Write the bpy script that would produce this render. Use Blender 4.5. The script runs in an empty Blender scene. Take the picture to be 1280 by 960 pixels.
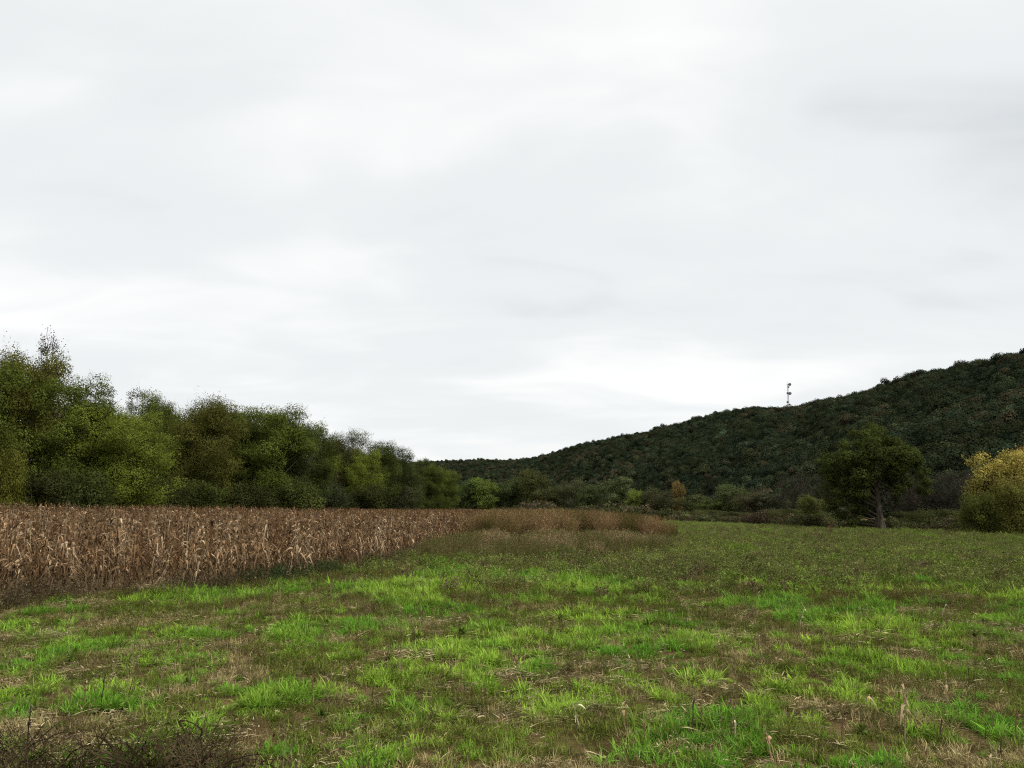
import bpy, math, random
import numpy as np
from mathutils import Vector, Matrix, noise

random.seed(7)
rng = np.random.default_rng(7)
SC = bpy.context.scene
COL = SC.collection
PI = math.pi
R = math.radians

# ------------------------------------------------------------------ camera
CAM_H = 2.8
F = 1000.0                      # focal length in pixels of the 1280 px wide photograph
cam_data = bpy.data.cameras.new('camera')
cam = bpy.data.objects.new('camera', cam_data)
COL.objects.link(cam)
cam_data.sensor_width = 36.0
cam_data.lens = 36.0 * F / 1280.0
cam_data.clip_start = 0.1
cam_data.clip_end = 20000.0
PITCH = math.atan(155.0 / F)
ROLL = R(0.28)
CAM_ROT = Matrix.Rotation(PI / 2 + PITCH, 3, 'X') @ Matrix.Rotation(ROLL, 3, 'Z')
cam.location = (0, 0, CAM_H)
cam.rotation_euler = CAM_ROT.to_euler()
SC.camera = cam


def ray(px, py):
    """direction (y component 1) through a pixel of the photograph"""
    d = CAM_ROT @ Vector(((px - 640) / F, (480 - py) / F, -1))
    return d / d.y


def at(px, py, Y):
    d = ray(px, py)
    return Vector((d.x * Y, Y, CAM_H + d.z * Y))


def ground_hit(px, py):
    d = ray(px, py)
    t = -CAM_H / min(d.z, -0.004)
    for _ in range(6):
        t = -(CAM_H - float(gz(d.x * t, t))) / min(d.z, -0.004)
    return (d.x * t, t)


# ------------------------------------------------------------------ world: bright overcast sky
SUN_EL, SUN_AZ = R(48), R(125)        # azimuth from +Y towards +X
world = bpy.data.worlds.new('World')
SC.world = world
world.use_nodes = True
wn, wl = world.node_tree.nodes, world.node_tree.links
wn.clear()
w_out = wn.new('ShaderNodeOutputWorld')
sky = wn.new('ShaderNodeTexSky')
sky.sky_type = 'NISHITA'
sky.sun_disc = False
sky.sun_elevation = SUN_EL
sky.sun_rotation = SUN_AZ
bg_sky = wn.new('ShaderNodeBackground')
bg_sky.inputs['Strength'].default_value = 0.06
wl.new(sky.outputs[0], bg_sky.inputs['Color'])


def wmath(op, a, b=None, clamp=False):
    n = wn.new('ShaderNodeMath')
    n.operation = op
    n.use_clamp = clamp
    for i, v in enumerate((a, b)):
        if v is None:
            continue
        if isinstance(v, (int, float)):
            n.inputs[i].default_value = v
        else:
            wl.new(v, n.inputs[i])
    return n.outputs[0]


tc = wn.new('ShaderNodeTexCoord')
sep = wn.new('ShaderNodeSeparateXYZ')
wl.new(tc.outputs['Generated'], sep.inputs[0])
# the cloud deck: directions projected on a layer overhead
zz = wmath('ADD', wmath('ABSOLUTE', sep.outputs[2]), 0.22)
cx = wmath('DIVIDE', sep.outputs[0], zz)
cy = wmath('DIVIDE', sep.outputs[1], zz)
comb = wn.new('ShaderNodeCombineXYZ')
wl.new(cx, comb.inputs[0])
wl.new(cy, comb.inputs[1])
n1 = wn.new('ShaderNodeTexNoise')
n1.inputs['Scale'].default_value = 1.5
n1.inputs['Detail'].default_value = 4.5
n1.inputs['Roughness'].default_value = 0.45
n1.inputs['Distortion'].default_value = 0.5
mp = wn.new('ShaderNodeMapping')
mp.inputs['Location'].default_value = (3.1, 0.7, 0.4)
mp.inputs['Rotation'].default_value = (0, 0, R(18))
mp.inputs['Scale'].default_value = (0.75, 1.0, 1.0)
wl.new(comb.outputs[0], mp.inputs['Vector'])
wl.new(mp.outputs[0], n1.inputs['Vector'])
cloud = wmath('MULTIPLY', wmath('SUBTRACT', n1.outputs['Fac'], 0.5), 0.95)
# banks of thicker (dark) and thinner (bright) cloud seen in the photograph: (px, py, rx, ry, amount)
BANKS = [(205, 110, 130, 90, -.19), (700, 385, 110, 22, -.16), (870, 395, 120, 26, -.18), (1275, 185, 165, 80, -.20),
         (1190, 125, 170, 60, -.08), (1110, 330, 160, 16, -.08), (760, 330, 200, 16, -.06), (930, 420, 160, 10, -.08), (90, 210, 160, 30, -.06), (250, 285, 150, 50, -.10), (600, 285, 170, 40, -.10), (1150, 385, 110, 14, -.14),
         (100, 40, 120, 60, -.03), (430, 165, 110, 60, .16), (690, 95, 130, 60, .20), (660, 440, 250, 50, .10),
         (1000, 440, 190, 40, .10), (820, 362, 60, 14, .14), (330, 340, 170, 40, .05), (930, 130, 190, 90, .04),
         (90, 130, 70, 40, .10), (480, 470, 80, 22, -.06), (560, 560, 220, 25, .12), (1000, 240, 180, 60, .05)]
for (bx_, by_, rx_, ry_, amt) in BANKS:
    d0 = CAM_ROT @ Vector(((bx_ - 640) / F, (480 - by_) / F, -1))
    d0.normalize()
    east = Vector((d0.y, -d0.x, 0)).normalized()
    up = east.cross(d0).normalized()
    parts = []
    for axis, rr in ((east, rx_), (up, ry_)):
        vs = wn.new('ShaderNodeVectorMath')
        vs.operation = 'DOT_PRODUCT'
        wl.new(tc.outputs['Generated'], vs.inputs[0])
        vs.inputs[1].default_value = axis
        q = wmath('MULTIPLY', vs.outputs['Value'], F / rr)
        parts.append(wmath('MULTIPLY', q, q))
    fr = wn.new('ShaderNodeVectorMath')
    fr.operation = 'DOT_PRODUCT'
    wl.new(tc.outputs['Generated'], fr.inputs[0])
    fr.inputs[1].default_value = d0
    front = wmath('GREATER_THAN', fr.outputs['Value'], 0.0)
    e = wmath('POWER', 2.71828, wmath('MULTIPLY', wmath('ADD', parts[0], parts[1]), -0.8))
    cloud = wmath('ADD', cloud, wmath('MULTIPLY', wmath('MULTIPLY', e, front), amt))
mp2 = wn.new('ShaderNodeMapping')
mp2.inputs['Rotation'].default_value = (0, 0, R(-14))
mp2.inputs['Scale'].default_value = (1.0, 1.9, 1.0)
wl.new(comb.outputs[0], mp2.inputs['Vector'])
n2 = wn.new('ShaderNodeTexNoise')
n2.inputs['Scale'].default_value = 1.7
n2.inputs['Detail'].default_value = 3.5
n2.inputs['Roughness'].default_value = 0.5
n2.inputs['Distortion'].default_value = 0.7
wl.new(mp2.outputs[0], n2.inputs['Vector'])
cloud = wmath('ADD', cloud, wmath('MULTIPLY', wmath('SUBTRACT', n2.outputs['Fac'], 0.5), 0.75))
cfac = wmath('ADD', cloud, 0.60, clamp=True)
ramp = wn.new('ShaderNodeValToRGB')
ramp.color_ramp.interpolation = 'EASE'
ramp.color_ramp.elements[0].position = 0.0
ramp.color_ramp.elements[0].color = (0.68, 0.715, 0.735, 1)
ramp.color_ramp.elements[1].position = 1.0
ramp.color_ramp.elements[1].color = (1.06, 1.06, 1.045, 1)
el = ramp.color_ramp.elements.new(0.5)
el.color = (0.875, 0.90, 0.905, 1)
wl.new(cfac, ramp.inputs['Fac'])
bg_cloud = wn.new('ShaderNodeBackground')
bg_cloud.inputs['Strength'].default_value = 0.605
wl.new(ramp.outputs[0], bg_cloud.inputs['Color'])
wmix = wn.new('ShaderNodeMixShader')
wmix.inputs[0].default_value = 0.94
wl.new(bg_sky.outputs[0], wmix.inputs[1])
wl.new(bg_cloud.outputs[0], wmix.inputs[2])
wl.new(wmix.outputs[0], w_out.inputs['Surface'])

sun_data = bpy.data.lights.new('sun', 'SUN')
sun_data.energy = 1.5
sun_data.angle = R(10)
sun_data.color = (1.0, 0.965, 0.91)
sun = bpy.data.objects.new('sun', sun_data)
COL.objects.link(sun)
to_sun = Vector((math.sin(SUN_AZ) * math.cos(SUN_EL), math.cos(SUN_AZ) * math.cos(SUN_EL), math.sin(SUN_EL)))
sun.rotation_euler = to_sun.to_track_quat('Z', 'Y').to_euler()
sun.location = (60, -60, 120)

SC.view_settings.view_transform = 'Standard'
SC.view_settings.look = 'None'
SC.view_settings.exposure = 0.75
SC.view_settings.gamma = 1.0
SC.render.engine = 'CYCLES'
SC.cycles.max_bounces = 6
SC.cycles.diffuse_bounces = 3
SC.cycles.transmission_bounces = 3
SC.cycles.use_denoising = False
SC.cycles.pixel_filter_type = 'BLACKMAN_HARRIS'
SC.cycles.filter_width = 1.15
SC.cycles.sample_clamp_indirect = 3.0


# ------------------------------------------------------------------ helpers
def sstep(a, b, x):
    t = np.clip((np.asarray(x, float) - a) / (b - a), 0, 1)
    return t * t * (3 - 2 * t)


_grid = rng.random((256, 256))


def vnoise(x, y):
    x = np.asarray(x, float)
    y = np.asarray(y, float)
    xi = np.floor(x).astype(int)
    yi = np.floor(y).astype(int)
    fx = x - xi
    fy = y - yi
    fx = fx * fx * (3 - 2 * fx)
    fy = fy * fy * (3 - 2 * fy)
    a = _grid[xi & 255, yi & 255]
    b = _grid[(xi + 1) & 255, yi & 255]
    c = _grid[xi & 255, (yi + 1) & 255]
    d = _grid[(xi + 1) & 255, (yi + 1) & 255]
    return (a * (1 - fx) + b * fx) * (1 - fy) + (c * (1 - fx) + d * fx) * fy


def fbm(x, y, o=4):
    s, a, t = 0, 0.5, 0
    for k in range(o):
        s = s + a * vnoise(np.asarray(x) * 2 ** k + 17.3 * k, np.asarray(y) * 2 ** k + 5.1 * k)
        t += a
        a *= .5
    return s / t


def gz(x, y):
    """height of the ground"""
    x = np.asarray(x, float)
    y = np.asarray(y, float)
    near = 1 - sstep(60, 120, y)
    bump = ((fbm(x * .9, y * .9, 3) - .5) * .22 + (fbm(x * 2.6 + 50, y * 2.6, 2) - .5) * .12) * near + (fbm(x * .08 + 9, y * .08, 2) - .5) * .25
    rise = 1.0 * sstep(8, 55, -x) * sstep(25, 80, y)
    return bump + rise


def mesh_np(name, V, Fc, mats=(), var=None, smooth=False, midx=None):
    me = bpy.data.meshes.new(name)
    V = np.asarray(V, np.float32).reshape(-1, 3)
    Fc = np.asarray(Fc, np.int32)
    n, k = Fc.shape
    me.vertices.add(len(V))
    me.vertices.foreach_set('co', V.ravel())
    me.loops.add(n * k)
    me.loops.foreach_set('vertex_index', Fc.ravel())
    me.polygons.add(n)
    me.polygons.foreach_set('loop_start', np.arange(0, n * k, k, dtype=np.int32))
    me.polygons.foreach_set('loop_total', np.full(n, k, np.int32))
    if smooth:
        me.polygons.foreach_set('use_smooth', np.ones(n, bool))
    if midx is not None:
        me.polygons.foreach_set('material_index', np.asarray(midx, np.int32))
    if var is not None:
        a = me.attributes.new('var', 'FLOAT', 'POINT')
        a.data.foreach_set('value', np.asarray(var, np.float32))
    for m in mats:
        me.materials.append(m)
    me.update(calc_edges=True)
    return me


def link(name, data, parent=None, **kw):
    o = bpy.data.objects.new(name, data)
    COL.objects.link(o)
    if parent is not None:
        o.parent = parent
    for k, v in kw.items():
        o[k] = v
    return o


def thing(name, label, cat, loc, rz=0, group=None):
    o = bpy.data.objects.new(name, None)
    COL.objects.link(o)
    o.empty_display_size = 0.3
    o.location = loc
    o.rotation_euler = (0, 0, rz)
    o['label'] = label
    o['category'] = cat
    if group:
        o['group'] = group
    return o


class Geo:
    """accumulates quads (triangles repeat their last vertex) with a per-vertex value"""

    def __init__(self):
        self.V, self.F, self.A, self.n, self.M = [], [], [], 0, []

    def add(self, V, Fc, var=0.5, m=0):
        V = np.asarray(V, float).reshape(-1, 3)
        Fc = np.asarray(Fc, int)
        if np.isscalar(var):
            var = np.full(len(V), var)
        self.V.append(V)
        self.F.append(Fc + self.n)
        self.A.append(np.asarray(var, float))
        self.M.append(np.full(len(Fc), m))
        self.n += len(V)

    def ribbons(self, base, az, L, w, lean, droop, nseg=3, var=None, twist=0.0, m=0, tip=0.08, wmid=1.0, flat=1.0):
        """n arching blades: lean = sideways reach, droop = how far the tip falls, both per length"""
        base = np.asarray(base, float).reshape(-1, 3)
        n = len(base)
        az, L, w, lean, droop = [np.broadcast_to(np.asarray(q, float), (n,)) for q in (az, L, w, lean, droop)]
        t = np.linspace(0, 1, nseg + 1)[None, :]
        out = (lean[:, None] * (0.55 * t + 0.45 * t ** 2)) * L[:, None]
        up = (np.sqrt(np.clip(1 - np.minimum(lean, .9) ** 2, .1, 1))[:, None] * t - droop[:, None] * t ** 2) * L[:, None] * flat
        cx_, sx_ = np.cos(az)[:, None], np.sin(az)[:, None]
        P = np.stack([base[:, 0:1] + cx_ * out, base[:, 1:2] + sx_ * out, base[:, 2:3] + up], -1)
        tw = np.broadcast_to(np.asarray(twist, float), (n,))[:, None] * t
        side = np.stack([-sx_ * np.cos(tw), cx_ * np.cos(tw), np.sin(tw)], -1)
        prof = np.where(t < .35, .7 + .3 * wmid * t / .35, (1 - (t - .35) / .65) * (1 - tip) + tip)
        hw = (w[:, None] * 0.5 * prof)[..., None]
        Vv = np.stack([P - side * hw, P + side * hw], 2).reshape(n, -1, 3)
        k = (nseg + 1) * 2
        f = np.array([[2 * i, 2 * i + 1, 2 * i + 3, 2 * i + 2] for i in range(nseg)])
        Fc = (f[None] + (np.arange(n) * k)[:, None, None]).reshape(-1, 4)
        if var is None:
            var = np.random.default_rng(self.n + 3).random(n)
        var = np.broadcast_to(np.asarray(var, float), (n,))
        self.add(Vv.reshape(-1, 3), Fc, np.repeat(var, k), m)

    def rhombs(self, C, size, nrm=None, var=None, asp=0.6, g=None, m=0):
        """n small leaf-shaped faces"""
        g = g or rng
        C = np.asarray(C, float).reshape(-1, 3)
        n = len(C)
        size = np.broadcast_to(np.asarray(size, float), (n,))[:, None]
        if nrm is None:
            nrm = g.normal(size=(n, 3))
        nrm = nrm / (np.linalg.norm(nrm, axis=1, keepdims=True) + 1e-9)
        a = np.cross(nrm, g.normal(size=(n, 3)))
        a /= (np.linalg.norm(a, axis=1, keepdims=True) + 1e-9)
        b = np.cross(nrm, a)
        Vv = np.stack([C - a * size * .5, C + b * size * asp * .5 + nrm * size * .1, C + a * size * .5,
                       C - b * size * asp * .5 + nrm * size * .1], 1)
        Fc = np.arange(4)[None] + (np.arange(n) * 4)[:, None]
        if var is None:
            var = g.random(n)
        self.add(Vv.reshape(-1, 3), Fc, np.repeat(var, 4), m)

    def tube(self, pts, rad, sides=6, var=0.5, m=0):
        pts = np.asarray(pts, float)
        n = len(pts)
        rad = np.broadcast_to(np.asarray(rad, float), (n,))
        T = np.gradient(pts, axis=0)
        T /= (np.linalg.norm(T, axis=1, keepdims=True) + 1e-9)
        ref = np.array([1.0, 0, 0]) if abs(T[0, 0]) < .8 else np.array([0, 1.0, 0])
        A = np.cross(T, ref)
        A /= (np.linalg.norm(A, axis=1, keepdims=True) + 1e-9)
        B = np.cross(T, A)
        th = np.arange(sides) * 2 * PI / sides
        Vv = pts[:, None] + rad[:, None, None] * (np.cos(th)[None, :, None] * A[:, None] + np.sin(th)[None, :, None] * B[:, None])
        Fc = []
        for i in range(n - 1):
            for j in range(sides):
                k = (j + 1) % sides
                Fc.append([i * sides + j, i * sides + k, (i + 1) * sides + k, (i + 1) * sides + j])
        self.add(Vv.reshape(-1, 3), Fc, var, m)

    def lathe(self, prof, origin=(0, 0, 0), axis=(0, 0, 1), sides=10, var=0.5, m=0):
        """profile of (distance along the axis, radius)"""
        ax = Vector(axis).normalized()
        q = ax.to_track_quat('Z', 'Y').to_matrix()
        Vv = []
        for (h, r) in prof:
            for j in range(sides):
                a = 2 * PI * j / sides
                Vv.append(Vector(origin) + q @ Vector((r * math.cos(a), r * math.sin(a), h)))
        Fc = []
        for i in range(len(prof) - 1):
            for j in range(sides):
                k = (j + 1) % sides
                Fc.append([i * sides + j, i * sides + k, (i + 1) * sides + k, (i + 1) * sides + j])
        self.add([tuple(v) for v in Vv], Fc, var, m)

    def mesh(self, name, mats, smooth=False):
        return mesh_np(name, np.concatenate(self.V), np.concatenate(self.F), mats, np.concatenate(self.A), smooth,
                       np.concatenate(self.M))


# ------------------------------------------------------------------ materials
def new_mat(name):
    m = bpy.data.materials.new(name)
    m.use_nodes = True
    m.node_tree.nodes.clear()
    return m, m.node_tree.nodes, m.node_tree.links


def plant_mat(name, source, dark=0.6, light=1.35, dry=None, dry_from=0.85, trans=0.28, rough=0.6, flat=None, patch=0):
    """leaf material. source: 'instancer' (tint of each scattered plant), 'object' (object colour) or 'flat'"""
    m, N, Lk = new_mat(name)
    out = N.new('ShaderNodeOutputMaterial')
    if source == 'instancer':
        a = N.new('ShaderNodeAttribute')
        a.attribute_type = 'INSTANCER'
        a.attribute_name = 'tint'
        base = a.outputs['Color']
    elif source == 'object':
        a = N.new('ShaderNodeObjectInfo')
        base = a.outputs['Color']
    else:
        a = N.new('ShaderNodeRGB')
        a.outputs[0].default_value = (*flat, 1)
        base = a.outputs[0]
    v = N.new('ShaderNodeAttribute')
    v.attribute_name = 'var'
    mr = N.new('ShaderNodeMapRange')
    mr.inputs['To Min'].default_value = dark
    mr.inputs['To Max'].default_value = light
    Lk.new(v.outputs['Fac'], mr.inputs['Value'])
    src = mr.outputs[0]
    if patch:
        nz = N.new('ShaderNodeTexNoise')
        nz.inputs['Scale'].default_value = patch
        nz.inputs['Detail'].default_value = 2
        tcn = N.new('ShaderNodeTexCoord')
        Lk.new(tcn.outputs['Object'], nz.inputs['Vector'])
        mr2 = N.new('ShaderNodeMapRange')
        mr2.inputs['From Min'].default_value = .3
        mr2.inputs['From Max'].default_value = .7
        mr2.inputs['To Min'].default_value = .7
        mr2.inputs['To Max'].default_value = 1.3
        Lk.new(nz.outputs['Fac'], mr2.inputs['Value'])
        mm = N.new('ShaderNodeMath')
        mm.operation = 'MULTIPLY'
        Lk.new(src, mm.inputs[0])
        Lk.new(mr2.outputs[0], mm.inputs[1])
        src = mm.outputs[0]
    vm = N.new('ShaderNodeVectorMath')
    vm.operation = 'SCALE'
    Lk.new(base, vm.inputs[0])
    Lk.new(src, vm.inputs['Scale'])
    colr = vm.outputs[0]
    if dry:
        mx = N.new('ShaderNodeMix')
        mx.data_type = 'RGBA'
        mf = N.new('ShaderNodeMapRange')
        mf.inputs['From Min'].default_value = dry_from
        mf.inputs['From Max'].default_value = dry_from + .06
        Lk.new(v.outputs['Fac'], mf.inputs['Value'])
        Lk.new(mf.outputs[0], mx.inputs['Factor'])
        Lk.new(colr, mx.inputs['A'])
        mx.inputs['B'].default_value = (*dry, 1)
        colr = mx.outputs['Result']
    p = N.new('ShaderNodeBsdfDiffuse')
    Lk.new(colr, p.inputs['Color'])
    tr = N.new('ShaderNodeBsdfTranslucent')
    Lk.new(colr, tr.inputs['Color'])
    ms = N.new('ShaderNodeMixShader')
    ms.inputs[0].default_value = trans
    Lk.new(p.outputs[0], ms.inputs[1])
    Lk.new(tr.outputs[0], ms.inputs[2])
    Lk.new(ms.outputs[0], out.inputs['Surface'])
    return m


def noise_mat(name, cols, scale=8.0, rough=0.9, bump=0.3, stretch=(1, 1, 1), detail=6, metallic=0):
    """surface whose colour wanders through a ramp by noise in object space"""
    m, N, Lk = new_mat(name)
    out = N.new('ShaderNodeOutputMaterial')
    p = N.new('ShaderNodeBsdfPrincipled')
    p.inputs['Roughness'].default_value = rough
    p.inputs['Metallic'].default_value = metallic
    p.inputs['Specular IOR Level'].default_value = .5 if metallic else .05
    p.inputs['IOR'].default_value = 1.5 if metallic else 1.08
    tcn = N.new('ShaderNodeTexCoord')
    mpn = N.new('ShaderNodeMapping')
    mpn.inputs['Scale'].default_value = stretch
    nz = N.new('ShaderNodeTexNoise')
    nz.inputs['Scale'].default_value = scale
    nz.inputs['Detail'].default_value = detail
    Lk.new(tcn.outputs['Object'], mpn.inputs['Vector'])
    Lk.new(mpn.outputs[0], nz.inputs['Vector'])
    rp = N.new('ShaderNodeValToRGB')
    e = rp.color_ramp.elements
    while len(e) < len(cols):
        e.new(0.5)
    for i, c in enumerate(cols):
        e[i].position = .3 + .4 * i / (len(cols) - 1)
        e[i].color = (*c, 1)
    Lk.new(nz.outputs['Fac'], rp.inputs['Fac'])
    Lk.new(rp.outputs[0], p.inputs['Base Color'])
    if bump:
        b = N.new('ShaderNodeBump')
        b.inputs['Strength'].default_value = bump
        b.inputs['Distance'].default_value = .05
        Lk.new(nz.outputs['Fac'], b.inputs['Height'])
        Lk.new(b.outputs[0], p.inputs['Normal'])
    Lk.new(p.outputs[0], out.inputs['Surface'])
    return m


M_bark = noise_mat('bark', [(.035, .030, .020), (.075, .064, .046), (.13, .115, .088)], 5, stretch=(1, 1, .25))
M_bark_pale = noise_mat('pale_bark', [(.10, .09, .07), (.19, .17, .14), (.30, .28, .24)], 4, stretch=(1, 1, .25))
M_crown = plant_mat('tree_leaves', 'object', .6, 1.38, trans=.3, patch=.35)
M_hilltree = plant_mat('hill_tree_leaves', 'instancer', .75, 1.3, trans=.15, rough=.8)
M_grass = plant_mat('grass_blades', 'instancer', .55, 1.35, dry=(.34, .27, .13), dry_from=.93, trans=.35, rough=.5)
M_scrub = plant_mat('scrub_leaves', 'instancer', .5, 1.4, trans=.25)
M_weed = plant_mat('weed_leaves', 'instancer', .5, 1.5, dry=(.34, .30, .18), dry_from=.93, trans=.25)
M_straw = plant_mat('straw', 'instancer', .45, 1.5, trans=.15)
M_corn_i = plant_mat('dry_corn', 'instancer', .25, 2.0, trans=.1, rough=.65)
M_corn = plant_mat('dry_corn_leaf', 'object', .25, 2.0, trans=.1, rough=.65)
M_straw_o = plant_mat('dry_stalk_fibre', 'object', .5, 1.4, trans=.1)


# ------------------------------------------------------------------ ground
def graded(lim, first, grow, cap):
    v, s, out = 0.0, first, [0.0]
    while v < lim:
        v += s
        s = min(s * grow, cap)
        out.append(v)
    return out


xs = graded(7000, .3, 1.05, 700)
xs = np.array([-q for q in xs[:0:-1]] + xs)
ys = np.array([-600, -250, -100, -50, -25, -12, -5, 0] + [q + 2 for q in graded(9000, .25, 1.03, 700)])
GX, GY = np.meshgrid(xs, ys)
GZ = gz(GX, GY)
V = np.stack([GX, GY, GZ], -1).reshape(-1, 3)
nx, ny = len(xs), len(ys)
idx = np.arange(nx * ny).reshape(ny, nx)
Fq = np.stack([idx[:-1, :-1], idx[:-1, 1:], idx[1:, 1:], idx[1:, :-1]], -1).reshape(-1, 4)

gm, N, Lk = new_mat('field_soil')
out = N.new('ShaderNodeOutputMaterial')
p = N.new('ShaderNodeBsdfPrincipled')
p.inputs['Roughness'].default_value = .95
p.inputs['Specular IOR Level'].default_value = .1
tcn = N.new('ShaderNodeTexCoord')
nA = N.new('ShaderNodeTexNoise')
nA.inputs['Scale'].default_value = 1.3
nA.inputs['Detail'].default_value = 5
nB = N.new('ShaderNodeTexNoise')
nB.inputs['Scale'].default_value = 38
nB.inputs['Detail'].default_value = 8
nB.inputs['Roughness'].default_value = .7
for q in (nA, nB):
    Lk.new(tcn.outputs['Object'], q.inputs['Vector'])
rA = N.new('ShaderNodeValToRGB')
rA.color_ramp.elements[0].position = .35
rA.color_ramp.elements[0].color = (.065, .048, .022, 1)
rA.color_ramp.elements[1].position = .66
rA.color_ramp.elements[1].color = (.15, .110, .050, 1)
rB = N.new('ShaderNodeValToRGB')
rB.color_ramp.elements[0].position = .3
rB.color_ramp.elements[0].color = (.35, .35, .3, 1)
rB.color_ramp.elements[1].position = .72
rB.color_ramp.elements[1].color = (1.9, 1.75, 1.5, 1)
Lk.new(nA.outputs['Fac'], rA.inputs['Fac'])
Lk.new(nB.outputs['Fac'], rB.inputs['Fac'])
mu = N.new('ShaderNodeMix')
mu.data_type = 'RGBA'
mu.blend_type = 'MULTIPLY'
mu.inputs['Factor'].default_value = 1
Lk.new(rA.outputs[0], mu.inputs['A'])
Lk.new(rB.outputs[0], mu.inputs['B'])
Lk.new(mu.outputs['Result'], p.inputs['Base Color'])
bp = N.new('ShaderNodeBump')
bp.inputs['Strength'].default_value = .8
bp.inputs['Distance'].default_value = .04
Lk.new(nB.outputs['Fac'], bp.inputs['Height'])
Lk.new(bp.outputs[0], p.inputs['Normal'])
Lk.new(p.outputs[0], out.inputs['Surface'])
g_ob = link('ground', mesh_np('ground', V, Fq, [gm], smooth=True), kind='structure',
            label='brown farm soil of the field under grass and straw')

# ------------------------------------------------------------------ hills
# ridge and foot of the right-hand hill: (photo px, ridge silhouette py, ridge depth Y, foot depth Y)
RIDGE = [(560, 590, 1750, 1300), (640, 577, 1500, 1050), (680, 569, 1330, 900), (730, 554, 1180, 760), (800, 542, 1020, 620), (850, 529, 930, 540),
         (900, 516, 850, 470), (940, 511, 790, 420), (985, 513, 740, 380), (1020, 505, 710, 350), (1050, 500, 680, 330),
         (1100, 485, 640, 300), (1150, 470, 600, 275), (1200, 459, 565, 255), (1280, 442, 520, 225), (1400, 414, 470, 190),
         (1600, 370, 400, 150), (1900, 360, 330, 110)]
FAR = [(-700, 600, 1500, 1150), (-300, 585, 1700, 1300), (100, 578, 1900, 1450), (400, 577, 2050, 1500), (530, 578, 2150, 1550), (560, 576.5, 2150, 1550),
       (600, 575.5, 2100, 1550), (640, 576, 2050, 1500), (680, 574, 2000, 1480), (760, 575, 1950, 1450)]
M_hill = noise_mat('hillside_leaf_litter', [(.012, .014, .010), (.028, .026, .018), (.045, .04, .028)], .05, bump=0)


def hill(name, line, canopy, label, seed, ntree_spacing, gully):
    L = np.array(line, float)
    px = L[:, 0]
    # resample densely along the ridge
    S = np.linspace(0, 1, 90)
    acc = np.linspace(0, 1, len(px))
    pxs, pys, yr, yf = [np.interp(S, acc, L[:, k]) for k in range(4)]
    ridge, foot = [], []
    for a, b, c, d in zip(pxs, pys, yr, yf):
        q = at(a, b, c)
        ridge.append((q.x, q.y, q.z - canopy))
        dirn = ray(a, 640)
        foot.append((dirn.x * d, d, 0))
    ridge, foot = np.array(ridge), np.array(foot)
    T = np.concatenate([np.linspace(-.06, 1, 26), [1.08, 1.2, 1.5, 2.0]])

    def surf(s, t):
        s = np.asarray(s)
        t = np.asarray(t)
        r_ = np.stack([np.interp(s, S, ridge[:, k]) for k in range(3)], -1)
        f_ = np.stack([np.interp(s, S, foot[:, k]) for k in range(3)], -1)
        P = f_ + (r_ - f_) * t[..., None]
        tt = np.clip(t, 0, 1)
        prof = .36 * np.sin(tt * PI / 2) + .64 * tt
        prof = np.where(t > 1, 1 - (t - 1) * .9, prof)
        prof = np.where(t < 0, t * .5, prof)
        gl = (fbm(s * gully + seed, t * 1.5, 3) - .5) * .42 * np.sin(tt * PI) * (1 - .6 * tt)
        P[..., 2] = r_[..., 2] * (prof + gl)
        return P
    SS, TT = np.meshgrid(S, T)
    P = surf(SS, TT).reshape(-1, 3)
    a = np.arange(len(S) * len(T)).reshape(len(T), len(S))
    Fc = np.stack([a[:-1, :-1], a[:-1, 1:], a[1:, 1:], a[1:, :-1]], -1).reshape(-1, 4)
    link(name, mesh_np(name, P, Fc, [M_hill], smooth=True), kind='structure', label=label)
    # tree positions at an even spacing over the slope
    g = np.random.default_rng(seed)
    length = np.linalg.norm(np.diff(ridge, axis=0), axis=1).sum()
    width = np.linalg.norm(ridge - foot, axis=1).mean()
    n = int(length * width * 1.15 / ntree_spacing ** 2)
    s = g.random(n)
    t = g.random(n) * 1.13 - .05
    P = surf(s, t)
    return P, s, t


# crown variants for the hillside forest
def hill_crown(seed, H=11, W=9.5, n=1500):
    g = np.random.default_rng(seed)
    G = Geo()
    nl = 13
    C = g.normal(size=(nl, 3))
    C /= np.linalg.norm(C, axis=1, keepdims=True)
    C *= g.random((nl, 1)) ** .4 * np.array([[W * .3, W * .3, H * .28]])
    C[:, 2] += H * .62
    rl = g.uniform(.16, .27, nl) * W
    k = g.integers(0, nl, n)
    d = g.normal(size=(n, 3))
    d[:, 2] = np.abs(d[:, 2]) * .9 - .25
    d /= np.linalg.norm(d, axis=1, keepdims=True)
    P = C[k] + d * (rl[k] * g.uniform(.75, 1.08, n))[:, None]
    lv = g.random(nl)
    G.rhombs(P, g.uniform(.4, .8, n), d * 1.3 + g.normal(size=(n, 3)) * .4 + np.array([[0, 0, .5]]), np.clip(lv[k] * .45 + g.random(n) * .35 + .2, 0, 1), .8, g)
    G.tube([(0, 0, -2), (.1, 0, H * .3), (0, .1, H * .6)], [.28, .22, .08], 5, .1)
    return G.mesh('hill_tree_crown', [M_hilltree])


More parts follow.
